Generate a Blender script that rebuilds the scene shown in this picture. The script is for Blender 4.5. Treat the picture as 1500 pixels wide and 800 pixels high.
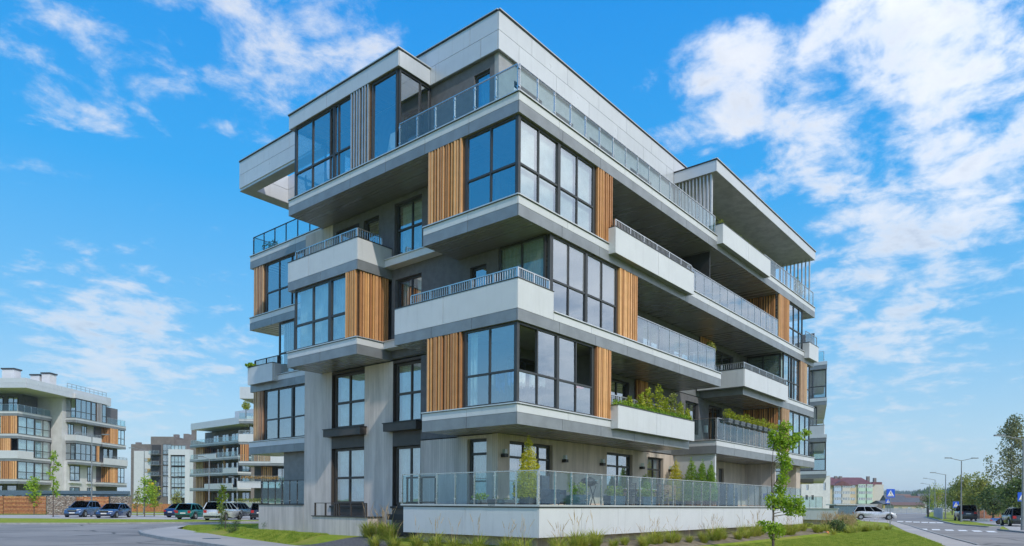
import bpy, math, random
import numpy as np
from mathutils import Vector, Matrix
rnd = random.Random(7)
for o in list(bpy.data.objects): bpy.data.objects.remove(o)
SC = bpy.context.scene
COL = SC.collection
R = math.radians

# ------------------------------------------------------------------ camera
VA = R(39.54)
F = Vector((math.cos(VA), math.sin(VA), 0)); RT = Vector((math.sin(VA), -math.cos(VA), 0)); UP = Vector((0, 0, 1))
CAM = Vector((-17.015, -13.867, 1.6)); FPX = 1021.0; HPX, HPY = 750.0, 739.3; ROLL = R(0.385)
cd = bpy.data.cameras.new('camera'); cam = bpy.data.objects.new('camera', cd); COL.objects.link(cam)
rc = RT * math.cos(ROLL) + UP * math.sin(ROLL); uc = UP * math.cos(ROLL) - RT * math.sin(ROLL)
m = Matrix((rc, uc, -F)).transposed().to_4x4(); m.translation = CAM; cam.matrix_world = m
cd.sensor_width = 36; cd.sensor_fit = 'HORIZONTAL'; cd.lens = FPX / 1500 * 36
cd.shift_x = 0; cd.shift_y = (HPY - 400) / 1500
cd.clip_start = 0.3; cd.clip_end = 6000
SC.camera = cam

def cf(px, d):
    """ground position seen in column px of a 1500 px wide view at distance d along the view"""
    l = (px - HPX) / FPX * d
    return Vector((CAM.x + F.x * d + RT.x * l, CAM.y + F.y * d + RT.y * l, 0))
def raydir(x, y):
    return (F + RT * ((x - HPX) / FPX) - UP * ((y - HPY) / FPX)).normalized()
VR = math.atan2(RT.y, RT.x)            # yaw of a thing whose local x points to the right of the view

# ------------------------------------------------------------------ light
SUNDIR = Vector((-0.34 * math.cos(R(44)), -math.cos(R(44)), math.sin(R(44)))).normalized()
sd = bpy.data.lights.new('sun', 'SUN'); sd.energy = 1.6; sd.angle = R(1.0); sd.color = (1, .93, .82)
so = bpy.data.objects.new('sun', sd); COL.objects.link(so); so.rotation_euler = SUNDIR.to_track_quat('Z', 'Y').to_euler()
SC.view_settings.view_transform = 'Standard'; SC.view_settings.look = 'None'; SC.view_settings.gamma = 1
SC.view_settings.exposure = 0.68
SC.render.engine = 'CYCLES'
try:
    SC.cycles.max_bounces = 8; SC.cycles.transparent_max_bounces = 24; SC.cycles.glossy_bounces = 3; SC.cycles.diffuse_bounces = 3
    SC.cycles.transmission_bounces = 4; SC.cycles.caustics_reflective = False; SC.cycles.caustics_refractive = False
except Exception: pass

class NT:
    def __init__(s, nt): s.n = nt.nodes; s.l = nt.links; s.n.clear()
    def __call__(s, typ, ins=None, **kw):
        n = s.n.new(typ)
        for k, v in kw.items(): setattr(n, k, v)
        if ins:
            for k, v in ins.items():
                sock = n.inputs[k]
                if isinstance(v, bpy.types.NodeSocket): s.l.new(v, sock)
                else: sock.default_value = v
        return n
    def math(s, op, a, b=0.0, c=0.0, clamp=False):
        n = s.n.new('ShaderNodeMath'); n.operation = op; n.use_clamp = clamp
        for i, v in enumerate((a, b, c)):
            if isinstance(v, bpy.types.NodeSocket): s.l.new(v, n.inputs[i])
            else: n.inputs[i].default_value = v
        return n.outputs[0]
    def vmath(s, op, a, b=(0, 0, 0)):
        n = s.n.new('ShaderNodeVectorMath'); n.operation = op
        for i, v in enumerate((a, b)):
            if isinstance(v, bpy.types.NodeSocket): s.l.new(v, n.inputs[i])
            else: n.inputs[i].default_value = v
        return n
    def smooth(s, v, a, b, o0=0.0, o1=1.0):
        n = s.n.new('ShaderNodeMapRange'); n.interpolation_type = 'SMOOTHSTEP'; s.l.new(v, n.inputs[0])
        for i, q in zip((1, 2, 3, 4), (a, b, o0, o1)): n.inputs[i].default_value = q
        return n.outputs[0]
    def mix(s, f, a, b, mode='MIX'):
        n = s.n.new('ShaderNodeMix'); n.data_type = 'RGBA'; n.blend_type = mode; n.clamp_factor = True
        for i, v in zip((0, 6, 7), (f, a, b)):
            if isinstance(v, bpy.types.NodeSocket): s.l.new(v, n.inputs[i])
            else: n.inputs[i].default_value = v if i == 0 else (tuple(v) + (1,) if len(v) == 3 else v)
        return n.outputs[2]

W = bpy.data.worlds.new('World'); SC.world = W; W.use_nodes = True
t = NT(W.node_tree)
sky = t('ShaderNodeTexSky', sky_type='NISHITA', sun_disc=False, air_density=1.0, dust_density=1.2, ozone_density=1.6, altitude=150)
sky.sun_elevation = math.asin(SUNDIR.z); sky.sun_rotation = math.atan2(SUNDIR.x, SUNDIR.y)
hs = t('ShaderNodeHueSaturation', {'Hue': 0.492, 'Saturation': 1.15, 'Value': 1.05, 'Fac': 1.0, 'Color': sky.outputs[0]})
tc = t('ShaderNodeTexCoord'); dirv = tc.outputs['Generated']
sx = t('ShaderNodeSeparateXYZ', {0: dirv})
zc = t.math('MAXIMUM', sx.outputs[2], 0.0)
den = t.math('ADD', zc, 0.16)
pc = t('ShaderNodeCombineXYZ', {0: t.math('DIVIDE', sx.outputs[0], den), 1: t.math('DIVIDE', sx.outputs[1], den), 2: 0.0}).outputs[0]
n1 = t('ShaderNodeTexNoise', {'Vector': pc, 'Scale': 7.4, 'Detail': 10.0, 'Roughness': 0.62, 'Distortion': 0.2})
pc2 = t.vmath('ADD', pc, (3.7, 1.9, 2.0)).outputs[0]
n2 = t('ShaderNodeTexNoise', {'Vector': pc2, 'Scale': 1.3, 'Detail': 3.0, 'Roughness': 0.5})
# wide cloud fields: direction, angular radius (deg), weight
fields = [((1450, 20), 9, .32), ((1400, 130), 8, .20), ((1250, 190), 7, .19), ((1130, 150), 6, .22), ((1000, 135), 5, .25), ((1330, 270), 6, .12),
          ((1480, 290), 6, .10), ((1430, 400), 6, .08), ((1400, 560), 10, .15), ((1230, 540), 8, .14), ((1230, 420), 6, .13), ((40, 120), 6, .15), ((160, 40), 8, .11), ((440, 80), 7, .14), ((320, 20), 8, .10),
          ((110, 455), 5, .15), ((260, 475), 6, .13), ((60, 550), 7, .14), ((250, 560), 7, .14), ((480, 10), 6, .13)]
acc = None
for (px, py), rad, w in fields:
    d = raydir(px, py)
    dt = t.vmath('DOT_PRODUCT', dirv, tuple(d)).outputs['Value']
    v = t.math('MULTIPLY', t.smooth(dt, math.cos(R(rad * 1.35)), math.cos(R(rad * 0.25))), w)
    acc = v if acc is None else t.math('ADD', acc, v)
# the bank of cloud on the right goes on round the corner of the view
for dv, rad, w in (((.82, -.58, .36), 26, .30), ((.45, -.88, .42), 22, .22), ((.95, -.30, .62), 16, .16)):
    dt = t.vmath('DOT_PRODUCT', dirv, tuple(Vector(dv).normalized())).outputs['Value']
    acc = t.math('ADD', acc, t.math('MULTIPLY', t.smooth(dt, math.cos(R(rad * 1.35)), math.cos(R(rad * 0.25))), w))
acc = t.math('MINIMUM', acc, 0.42)
# unseen cloud of the same kind, added behind the camera as neutral fill light
back = t.vmath('DOT_PRODUCT', dirv, tuple(Vector((-.18, -.92, .40)).normalized())).outputs['Value']
acc = t.math('ADD', acc, t.math('MULTIPLY', t.smooth(back, -0.05, 0.45), 0.30))
dens = t.math('ADD', t.math('ADD', n1.outputs[0], t.math('MULTIPLY', t.math('SUBTRACT', n2.outputs[0], 0.5), 0.35)), acc)
cov = t.smooth(dens, 0.70, 1.02)
thick = t.smooth(dens, 0.88, 1.12)
n3 = t('ShaderNodeTexNoise', {'Vector': t.vmath('ADD', pc, (0.06, 0.10, 0)).outputs[0], 'Scale': 4.0, 'Detail': 6.0, 'Roughness': 0.55})
shade = t.math('MULTIPLY', thick, t.smooth(n3.outputs[0], 0.36, 0.66))
ccol = t.mix(shade, (8.3, 8.6, 9.2), (4.7, 5.4, 6.6))
ccol = t.mix(t.smooth(sx.outputs[2], 0.0, 0.22, 0.45, 0.0), ccol, (6.4, 7.5, 8.6))
# clouds on the sun's side of the sky are brighter than those opposite
sunw = t.smooth(t.vmath('DOT_PRODUCT', dirv, tuple(SUNDIR)).outputs['Value'], -.35, .75, .64, 1.12)
cs_ = t.vmath('SCALE', ccol); W.node_tree.links.new(sunw, cs_.inputs[3]); ccol = cs_.outputs[0]
covf = t.math('MULTIPLY', cov, t.smooth(sx.outputs[2], 0.0, 0.5, 0.55, 0.94))
gr = t('ShaderNodeValToRGB', {'Fac': sx.outputs[2]}); e = gr.color_ramp.elements
SKG = [(0.0, (.62, .78, .88)), (.10, (.42, .68, .89)), (.22, (.17, .54, .93)), (.40, (.03, .41, .94)), (.62, (.005, .30, .88)), (1.0, (.015, .20, .66))]
e[0].position = 0; e[1].position = 1
for p_, c_ in SKG[1:-1]: e.new(p_)
for i_, (p_, c_) in enumerate(SKG): e[i_].color = tuple(v_ * 1.0 for v_ in c_) + (1,)
skb = t.mix(.86, hs.outputs[0], t.vmath('SCALE', gr.outputs[0]).outputs[0]); 
for n_ in W.node_tree.nodes:
    if n_.type == 'VECT_MATH' and n_.operation == 'SCALE' and not n_.inputs[3].is_linked: n_.inputs[3].default_value = 6.4
skc = t.mix(covf, skb, ccol)
bg = t('ShaderNodeBackground', {'Color': skc, 'Strength': 0.1})
t.l.new(bg.outputs[0], t('ShaderNodeOutputWorld').inputs[0])

# ------------------------------------------------------------------ materials
MATS = {}
def mat(name, col, rough=.6, metal=0, var=.06, scale=3., bump=0., bscale=40., spec=.5, objvar=0., col2=None, coat=0., streak=0.):
    if name in MATS: return MATS[name]
    M = bpy.data.materials.new(name); M.use_nodes = True; MATS[name] = M
    t = NT(M.node_tree)
    geo = t('ShaderNodeNewGeometry'); pos = geo.outputs['Position']
    n = t('ShaderNodeTexNoise', {'Vector': pos, 'Scale': scale, 'Detail': 5.0, 'Roughness': .6})
    f = t.smooth(n.outputs[0], .3, .7)
    c2 = col2 or tuple(c * (1 - 2 * var) for c in col)
    c1 = tuple(min(1, c * (1 + var)) for c in col)
    c = t.mix(f, c1, c2)
    if streak:
        ns = t('ShaderNodeTexNoise', {'Vector': t.vmath('MULTIPLY', pos, (5, 5, .45)).outputs[0], 'Scale': 1.0, 'Detail': 7.0, 'Roughness': .7})
        c = t.mix(t.math('MULTIPLY', t.smooth(ns.outputs[0], .50, .78), streak), c, tuple(q * .62 for q in col))
    if objvar:
        oi = t('ShaderNodeObjectInfo')
        hsn = t('ShaderNodeHueSaturation', {'Color': c, 'Value': t.math('MULTIPLY_ADD', oi.outputs['Random'], objvar * 2, 1 - objvar), 'Hue': t.math('MULTIPLY_ADD', oi.outputs['Random'], objvar * .06, .5 - objvar * .03)})
        c = hsn.outputs[0]
    b = t('ShaderNodeBsdfPrincipled', {'Base Color': c, 'Roughness': t.math('MULTIPLY_ADD', n.outputs[0], .16, rough - .08, clamp=True), 'Metallic': metal})
    b.inputs['Specular IOR Level'].default_value = spec
    if coat: b.inputs['Coat Weight'].default_value = coat
    if bump:
        nb = t('ShaderNodeTexNoise', {'Vector': pos, 'Scale': bscale, 'Detail': 4.0})
        t.l.new(t('ShaderNodeBump', {'Strength': bump, 'Distance': .02, 'Height': nb.outputs[0]}).outputs[0], b.inputs['Normal'])
    t.l.new(b.outputs[0], t('ShaderNodeOutputMaterial').inputs[0])
    return M

def board(name, col, axis, pitch, rough, metal=0, groove=.5, stain=.12, soft=1.):
    """fine boards or planks running across: stripes along a horizontal coordinate"""
    M = bpy.data.materials.new(name); M.use_nodes = True; MATS[name] = M
    t = NT(M.node_tree)
    pos = t('ShaderNodeNewGeometry').outputs['Position']; s = t('ShaderNodeSeparateXYZ', {0: pos})
    a = {'x': s.outputs[0], 'y': s.outputs[1], 'xy': t.math('ADD', s.outputs[0], s.outputs[1])}[axis]
    u = t.math('DIVIDE', a, pitch); fr = t.math('FRACT', u); idx = t.math('FLOOR', u)
    g = t.smooth(t.math('ABSOLUTE', t.math('SUBTRACT', fr, .5)), .40, .5)
    wn = t('ShaderNodeTexWhiteNoise', {'W': idx}, noise_dimensions='1D')
    st = t('ShaderNodeTexNoise', {'Vector': t.vmath('MULTIPLY', pos, (2.2, 2.2, .35)).outputs[0], 'Scale': 1.0, 'Detail': 6.0, 'Roughness': .65})
    fine = t('ShaderNodeTexNoise', {'Vector': t.vmath('MULTIPLY', pos, (14, 14, 5)).outputs[0], 'Scale': 1.0, 'Detail': 5.0})
    c = t.mix(t.math('MULTIPLY', t.smooth(st.outputs[0], .35, .7), 1.0), tuple(q * (1 + stain) for q in col), tuple(q * (1 - 2 * stain) for q in col))
    c = t.mix(t.math('MULTIPLY', wn.outputs[0], .30 * soft), c, tuple(q * .62 for q in col))
    c = t.mix(t.math('MULTIPLY', fine.outputs[0], .25), c, tuple(q * .75 for q in col))
    c = t.mix(t.math('MULTIPLY', g, groove), c, tuple(q * .35 for q in col))
    b = t('ShaderNodeBsdfPrincipled', {'Base Color': c, 'Roughness': t.math('MULTIPLY_ADD', wn.outputs[0], .12, rough), 'Metallic': metal})
    h = t.math('ADD', t.math('MULTIPLY', g, -1.0), t.math('MULTIPLY', fine.outputs[0], .25))
    t.l.new(t('ShaderNodeBump', {'Strength': .5, 'Distance': .01, 'Height': h}).outputs[0], b.inputs['Normal'])
    t.l.new(b.outputs[0], t('ShaderNodeOutputMaterial').inputs[0])
    return M

def glass(name, tint, refl, body=None, bodyf=0., rough=.01):
    M = bpy.data.materials.new(name); M.use_nodes = True; MATS[name] = M
    t = NT(M.node_tree)
    ge = t('ShaderNodeNewGeometry')
    cs = t.math('ABSOLUTE', t.vmath('DOT_PRODUCT', ge.outputs['Normal'], ge.outputs['Incoming']).outputs['Value'])
    sch = t.math('POWER', t.math('SUBTRACT', 1.0, cs, clamp=True), 4.0)       # one reflection per pane: its back face only transmits
    fac = t.math('MULTIPLY', t.math('MULTIPLY_ADD', sch, 1 - refl, refl, clamp=True), t.math('SUBTRACT', 1.0, ge.outputs['Backfacing']))
    nz = t('ShaderNodeTexNoise', {'Vector': t('ShaderNodeNewGeometry').outputs['Position'], 'Scale': .9, 'Detail': 1.0})
    bp = t('ShaderNodeBump', {'Strength': .10, 'Distance': .02, 'Height': nz.outputs[0]})
    tr = t('ShaderNodeBsdfTransparent', {'Color': tuple(tint) + (1,)})
    gl = t('ShaderNodeBsdfGlossy', {'Color': (.92, .96, 1, 1), 'Roughness': rough, 'Normal': bp.outputs[0]})
    base = tr
    if bodyf:
        df = t('ShaderNodeBsdfDiffuse', {'Color': tuple(body) + (1,)})
        base = t('ShaderNodeMixShader', {0: bodyf}); t.l.new(tr.outputs[0], base.inputs[1]); t.l.new(df.outputs[0], base.inputs[2])
    mx = t('ShaderNodeMixShader', {0: fac}); t.l.new(base.outputs[0], mx.inputs[1]); t.l.new(gl.outputs[0], mx.inputs[2])
    t.l.new(mx.outputs[0], t('ShaderNodeOutputMaterial').inputs[0])
    return M

def leafmat(name, c1, c2, trans=.35, scale=2.5):
    M = bpy.data.materials.new(name); M.use_nodes = True; MATS[name] = M
    t = NT(M.node_tree)
    pos = t('ShaderNodeNewGeometry')
    n = t('ShaderNodeTexNoise', {'Vector': pos.outputs['Position'], 'Scale': scale, 'Detail': 2.0})
    n2 = t('ShaderNodeTexNoise', {'Vector': pos.outputs['Position'], 'Scale': scale * 9, 'Detail': 1.0})
    f = t.smooth(t.math('ADD', t.math('MULTIPLY', n.outputs[0], .5), t.math('MULTIPLY', n2.outputs[0], .5)), .38, .62)
    c = t.mix(f, c1, c2)
    d = t('ShaderNodeBsdfPrincipled', {'Base Color': c, 'Roughness': .55}); d.inputs['Specular IOR Level'].default_value = .3
    tr = t('ShaderNodeBsdfTranslucent', {'Color': c})
    mx = t('ShaderNodeMixShader', {0: trans}); t.l.new(d.outputs[0], mx.inputs[1]); t.l.new(tr.outputs[0], mx.inputs[2])
    t.l.new(mx.outputs[0], t('ShaderNodeOutputMaterial').inputs[0])
    return M

WHITE = mat('white_cladding', (.635, .65, .68), .38, 0, .02, 1.2, objvar=.035, streak=.35)
LGREY = mat('light_cladding', (.60, .62, .66), .30, .15, .02, 1.2, objvar=.045, streak=.35)
GREY = mat('grey_zinc', (.27, .285, .305), .40, .3, .07, 1.6, objvar=.06)
FLASH = mat('light_flashing', (.62, .63, .64), .3, .4, .03)
DKFL = mat('dark_flashing', (.06, .06, .06), .4, .3)
PLAST = mat('dark_plaster', (.15, .15, .165), .9, 0, .07, 4, bump=.3, bscale=120)
CONC = board('board_marked_concrete', (.66, .585, .545), 'xy', .105, .78)
CONC2 = board('brown_concrete', (.64, .54, .46), 'xy', .105, .78)
SOFY = board('soffit_planks_x', (.34, .33, .325), 'x', .19, .24, .35, groove=.65, stain=.05, soft=.5)
SOFX = board('soffit_planks_y', (.34, .33, .325), 'y', .19, .24, .35, groove=.65, stain=.05, soft=.5)
SOFL = board('light_soffit_planks', (.50, .49, .48), 'x', .19, .28, .4, groove=.35, soft=.4)
FRAME = mat('window_frame_dark', (.055, .058, .062), .42, .2, .05)
FRAMEB = mat('window_frame_brown', (.075, .062, .055), .5, .2, .05)
STEEL = mat('brushed_steel', (.60, .60, .60), .28, .85, .05)
ALU = mat('aluminium_slat', (.52, .53, .55), .33, .5, .05, objvar=.05)
INT = mat('dark_interior', (.055, .055, .06), .95)  # dark colour stands in for the darkness of unlit rooms behind the glass
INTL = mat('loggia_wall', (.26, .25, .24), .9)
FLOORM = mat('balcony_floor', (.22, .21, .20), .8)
WOODS = [mat('larch_slat_a', (.66, .33, .13), .55, 0, .05, 3, objvar=.14), mat('larch_slat_b', (.78, .42, .19), .55, 0, .05, 3, objvar=.14),
         mat('larch_slat_c', (.54, .25, .10), .55, 0, .05, 3, objvar=.14)]
OWOOD = [mat('weathered_slat_a', (.50, .31, .20), .6, 0, .05, 3, objvar=.14), mat('weathered_slat_b', (.60, .40, .24), .6, 0, .05, 3, objvar=.14)]
GLASSW = glass('window_glass', (.88, .96, .97), .42)
GLASSB = glass('dark_window_glass', (.72, .84, .88), .46)
GLASSR = glass('railing_glass', (.80, .915, .93), .075, (.45, .68, .75), .012)
GLASSX = glass('reflective_railing_glass', (.80, .915, .93), .34, (.45, .68, .75), .01)
GLASSF = glass('frosted_film_glass', (.5, .55, .6), .32, (.62, .62, .66), .32, rough=.05)
GLASSG = glass('greenish_loggia_glass', (.7, .82, .8), .12, (.42, .52, .50), .25)
CURT = mat('curtain_fabric', (.70, .82, .82), .9, 0, .10, 2)
CURTW = mat('cream_curtain', (.80, .77, .72), .9, 0, .10, 2)
BLACK = mat('black_metal', (.02, .02, .022), .45)

SBACK = mat('slat_backing', (.16, .09, .05), .9)
# ------------------------------------------------------------------ mesh helpers
LOC = {}      # object name -> position in the frame of its thing
def newobj(name, me, parent=None, loc=(0, 0, 0), kind=None):
    o = bpy.data.objects.new(name, me); COL.objects.link(o)
    loc = Vector(loc)
    if parent is not None:
        o.parent = parent; o.location = loc - LOC.get(parent.name, Vector((0, 0, 0)))
        LOC[o.name] = loc
    else:
        o.location = loc
    if kind: o['kind'] = kind
    return o
def thing(name, label, cat, loc=(0, 0, 0), rz=0, group=None):
    o = bpy.data.objects.new(name, None); COL.objects.link(o); o.location = loc; o.rotation_euler = (0, 0, rz)
    o.empty_display_size = .2
    o['label'] = label; o['category'] = cat
    if group: o['group'] = group
    return o
def tag(o, label=None, cat=None, group=None, kind=None):
    if label: o['label'] = label
    if cat: o['category'] = cat
    if group: o['group'] = group
    if kind: o['kind'] = kind
    return o
BOXF = [(0, 3, 2, 1), (4, 5, 6, 7), (0, 1, 5, 4), (1, 2, 6, 5), (2, 3, 7, 6), (3, 0, 4, 7)]
CACHE = {}
def boxmesh(dx, dy, dz, m):
    k = (round(dx, 3), round(dy, 3), round(dz, 3), m.name)
    if k not in CACHE:
        me = bpy.data.meshes.new('box'); a, b, c = k[0] / 2, k[1] / 2, k[2] / 2
        me.from_pydata([(-a, -b, -c), (a, -b, -c), (a, b, -c), (-a, b, -c), (-a, -b, c), (a, -b, c), (a, b, c), (-a, b, c)], [], BOXF)
        me.materials.append(m); CACHE[k] = me
    return CACHE[k]
def B(name, parent, bx, m, kind=None):
    x0, x1, y0, y1, z0, z1 = bx
    return newobj(name, boxmesh(abs(x1 - x0), abs(y1 - y0), abs(z1 - z0), m), parent, ((x0 + x1) / 2, (y0 + y1) / 2, (z0 + z1) / 2), kind)
class MB:
    def __init__(s): s.v = []; s.f = []; s.mi = []
    def box(s, x0, x1, y0, y1, z0, z1, mi=0):
        if x0 > x1: x0, x1 = x1, x0
        if y0 > y1: y0, y1 = y1, y0
        n = len(s.v); s.v += [(x0, y0, z0), (x1, y0, z0), (x1, y1, z0), (x0, y1, z0), (x0, y0, z1), (x1, y0, z1), (x1, y1, z1), (x0, y1, z1)]
        s.f += [tuple(n + i for i in q) for q in BOXF]; s.mi += [mi] * 6
    def poly(s, pts, mi=0):
        n = len(s.v); s.v += [tuple(p) for p in pts]; s.f.append(tuple(range(n, n + len(pts)))); s.mi.append(mi)
    def tube(s, p, q, r0, r1=None, n=6, mi=0, cap=True):
        p = Vector(p); q = Vector(q); r1 = r0 if r1 is None else r1
        d = (q - p).normalized(); a = d.orthogonal().normalized(); b = d.cross(a); k = len(s.v)
        for c, r in ((p, r0), (q, r1)):
            for i in range(n):
                w = 2 * math.pi * i / n; s.v.append(tuple(c + a * math.cos(w) * r + b * math.sin(w) * r))
        for i in range(n): s.f.append((k + i, k + (i + 1) % n, k + n + (i + 1) % n, k + n + i)); s.mi.append(mi)
        if cap:
            s.f.append(tuple(k + i for i in reversed(range(n)))); s.f.append(tuple(k + n + i for i in range(n))); s.mi += [mi, mi]
    def lathe(s, prof, c=(0, 0, 0), n=12, mi=0):
        k = len(s.v)
        for r, z in prof:
            for i in range(n):
                w = 2 * math.pi * i / n; s.v.append((c[0] + r * math.cos(w), c[1] + r * math.sin(w), c[2] + z))
        for j in range(len(prof) - 1):
            for i in range(n):
                s.f.append((k + j * n + i, k + j * n + (i + 1) % n, k + (j + 1) * n + (i + 1) % n, k + (j + 1) * n + i)); s.mi.append(mi)
        s.f.append(tuple(k + (len(prof) - 1) * n + i for i in range(n))); s.mi.append(mi)
    def prism(s, pts, z0, z1, mi=0):
        n = len(pts); k = len(s.v)
        s.v += [(x, y, z0) for x, y in pts] + [(x, y, z1) for x, y in pts]
        s.f.append(tuple(k + i for i in reversed(range(n)))); s.f.append(tuple(k + n + i for i in range(n))); s.mi += [mi, mi]
        for i in range(n): s.f.append((k + i, k + (i + 1) % n, k + n + (i + 1) % n, k + n + i)); s.mi.append(mi)
    def mesh(s, name, mats, smooth=False):
        me = bpy.data.meshes.new(name); me.from_pydata(s.v, [], s.f)
        for m in (mats if isinstance(mats, (list, tuple)) else [mats]): me.materials.append(m)
        if any(s.mi): me.polygons.foreach_set('material_index', s.mi)
        if smooth: me.polygons.foreach_set('use_smooth', [True] * len(me.polygons))
        return me
    def build(s, name, mats, parent=None, kind=None, smooth=False, loc=None):
        if not s.f: return None
        me = s.mesh(name, mats, smooth)
        o = newobj(name, me, parent, (0, 0, 0))
        if loc is not None: o.location = loc
        if kind: o['kind'] = kind
        return o

# A facade frame: a runs along the face, d goes into the building, z is up
class Fr:
    def __init__(s, k, c): s.k = k; s.c = c
    def bx(s, a0, a1, d0, d1, z0, z1):
        if s.k == 'Y': return (a0, a1, s.c + d0, s.c + d1, z0, z1)
        if s.k == 'X': return (s.c + d0, s.c + d1, a0, a1, z0, z1)
        if s.k == 'P': return (s.c - d1, s.c - d0, a0, a1, z0, z1)
def band(par, fr, a0, a1, z0, z1, d, th, m, step=2.32, name='panel', gap=.016, first=None):
    n = max(1, int(round((a1 - a0) / step)))
    cuts = [a0 + (a1 - a0) * i / n for i in range(n + 1)]
    if first: cuts = [a0] + [c for c in np.arange(a0 + first, a1 - .3, step)] + [a1]
    for i in range(len(cuts) - 1):
        B(name, par, fr.bx(cuts[i] + gap / 2, cuts[i + 1] - gap / 2, d, d + th, z0, z1), m)
def slab(par, x0, x1, y0, y1, T, faces, thick=.68, sof=SOFY, whiteskip=()):
    """cantilevered floor: core, planked soffit, white and zinc facing panels, light flashing"""
    zb = T - thick
    cx0 = x0 + (.035 if 'X' in faces else 0); cy0 = y0 + (.035 if 'Y' in faces else 0); cx1 = x1 - (.035 if 'P' in faces else 0)
    core = B('floor_slab', par, (cx0, cx1, cy0, y1, zb + .03, T - .012), GREY)
    B('soffit', core, (x0 + .012, x1 - .012, y0 + .012, y1 - .01, zb + .004, zb + .028), sof)
    for k in faces:
        if k == 'Y': fr = Fr('Y', y0); a0, a1 = x0, x1
        elif k == 'X': fr = Fr('X', x0); a0, a1 = (y0 + .034 if 'Y' in faces else y0), y1
        else: fr = Fr('P', x1); a0, a1 = (y0 + .034 if 'Y' in faces else y0), y1
        band(core, fr, a0, a1, zb, zb + .372, 0, .03, GREY)
        segs = [(a0, a1)]
        for (kk, s0, s1) in whiteskip:
            if kk == k:
                ns = []
                for p, q in segs:
                    if s0 > p: ns.append((p, min(q, s0)))
                    if s1 < q: ns.append((max(p, s1), q))
                segs = [w for w in ns if w[1] - w[0] > .05]
        for p, q in segs:
            band(core, fr, p, q, zb + .384, T - .045, 0, .03, WHITE)
            B('flashing', core, fr.bx(p - (.045 if p == a0 and k != 'Y' else .0), q, -.045, .12, T - .03, T + .008), FLASH)
            B('drip_edge', core, fr.bx(p, q, -.03, .02, T - .044, T - .031), DKFL)
    return core
def slats(par, fr, a0, a1, z0, z1, mats=WOODS, pitch=.135, w=.07, dep=.085, name='wood_screen', sub='slat', back=True, seed=0):
    r = random.Random(seed + int(a0 * 10))
    core = B(name, par, fr.bx(a0, a1, dep + .012, dep + .05, z0, z1), SBACK if back else FRAME) if back else B(name, par, fr.bx(a0, a1, dep - .03, dep + .01, z1 - .06, z1), FRAME)
    n = max(2, int((a1 - a0) / pitch))
    for i in range(n):
        c = a0 + (i + .5) * (a1 - a0) / n + r.uniform(-.032, .032); ww = w * r.choice((.8, 1, 1, 1.25))
        ww = round(ww, 3); dd = round(r.choice((0, .012, .0)), 3)
        B(sub, core, fr.bx(c - ww / 2, c + ww / 2, dd, dep, z0, z1), r.choice(mats))
    return core
def curtain(par, fr, a0, a1, d, z0, z1, m=None, amp=.035, wl=.16, seed=1):
    r = random.Random(seed + int(a0 * 7 + z0 * 3)); m = m or CURT
    n = max(4, int((a1 - a0) / .045)); mb = MB(); P = []
    ph = r.uniform(0, 6)
    for i in range(n + 1):
        a = a0 + (a1 - a0) * i / n; dd = d + amp * math.sin(a / wl * 6.28 + ph + .8 * math.sin(a * 5)) ; P.append((a, dd))
    for i in range(n):
        q = []
        for (a, dd), z in ((P[i], z0), (P[i + 1], z0), (P[i + 1], z1), (P[i], z1)):
            if fr.k == 'Y': q.append((a, fr.c + dd, z))
            elif fr.k == 'X': q.append((fr.c + dd, a, z))
            else: q.append((fr.c - dd, a, z))
        mb.poly(q)
    return mb.build('curtain', m, par)
def glazing(par, fr, a0, a1, z0, z1, mull=(), trans=(), heavy=(), g=None, fw=.06, d0=.0, dep=.09, fm=None, name='glazed_screen', curt=None, open_=(), frost=()):
    """frame bars as one part, every pane an object under it"""
    g = g or GLASSW; fm = fm or FRAME; mb = MB()
    def bar(p, q, u, v, dd=0): mb.box(*fr.bx(p, q, d0 - dd, d0 + dep + dd, u, v))
    bar(a0, a1, z0, z0 + fw); bar(a0, a1, z1 - fw, z1)
    bar(a0, a0 + fw, z0 + fw, z1 - fw); bar(a1 - fw, a1, z0 + fw, z1 - fw)
    cuts = [a0 + fw / 2] + sorted(list(mull) + list(heavy)) + [a1 - fw / 2]
    for q in mull: bar(q - fw * .45, q + fw * .45, z0 + fw, z1 - fw)
    for q in heavy: bar(q - fw * 1.1, q + fw * 1.1, z0 + fw, z1 - fw, .02)
    for q in trans: bar(a0 + fw, a1 - fw, q - fw * .5, q + fw * .5, .004)
    core = mb.build(name, fm, par)
    zs = [z0 + fw / 2] + list(trans) + [z1 - fw / 2]
    for i in range(len(cuts) - 1):
        for j in range(len(zs) - 1):
            if (i, j) in open_: continue
            mb2 = MB(); tw = rnd.uniform(-.004, .004)
            gg = GLASSF if (i, j) in frost else g
            pn = B('pane', core, fr.bx(cuts[i] + fw * .3, cuts[i + 1] - fw * .3, d0 + .04, d0 + .05, zs[j] + fw * .3, zs[j + 1] - fw * .3), gg)
            pn.rotation_euler = (rnd.uniform(-.006, .006), rnd.uniform(-.006, .006), rnd.uniform(-.006, .006))
    if curt:
        for (c0, c1, mm) in curt: curtain(core, fr, c0, c1, d0 + dep + .16, z0 + .05, z1 - .05, mm)
    return core
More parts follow.
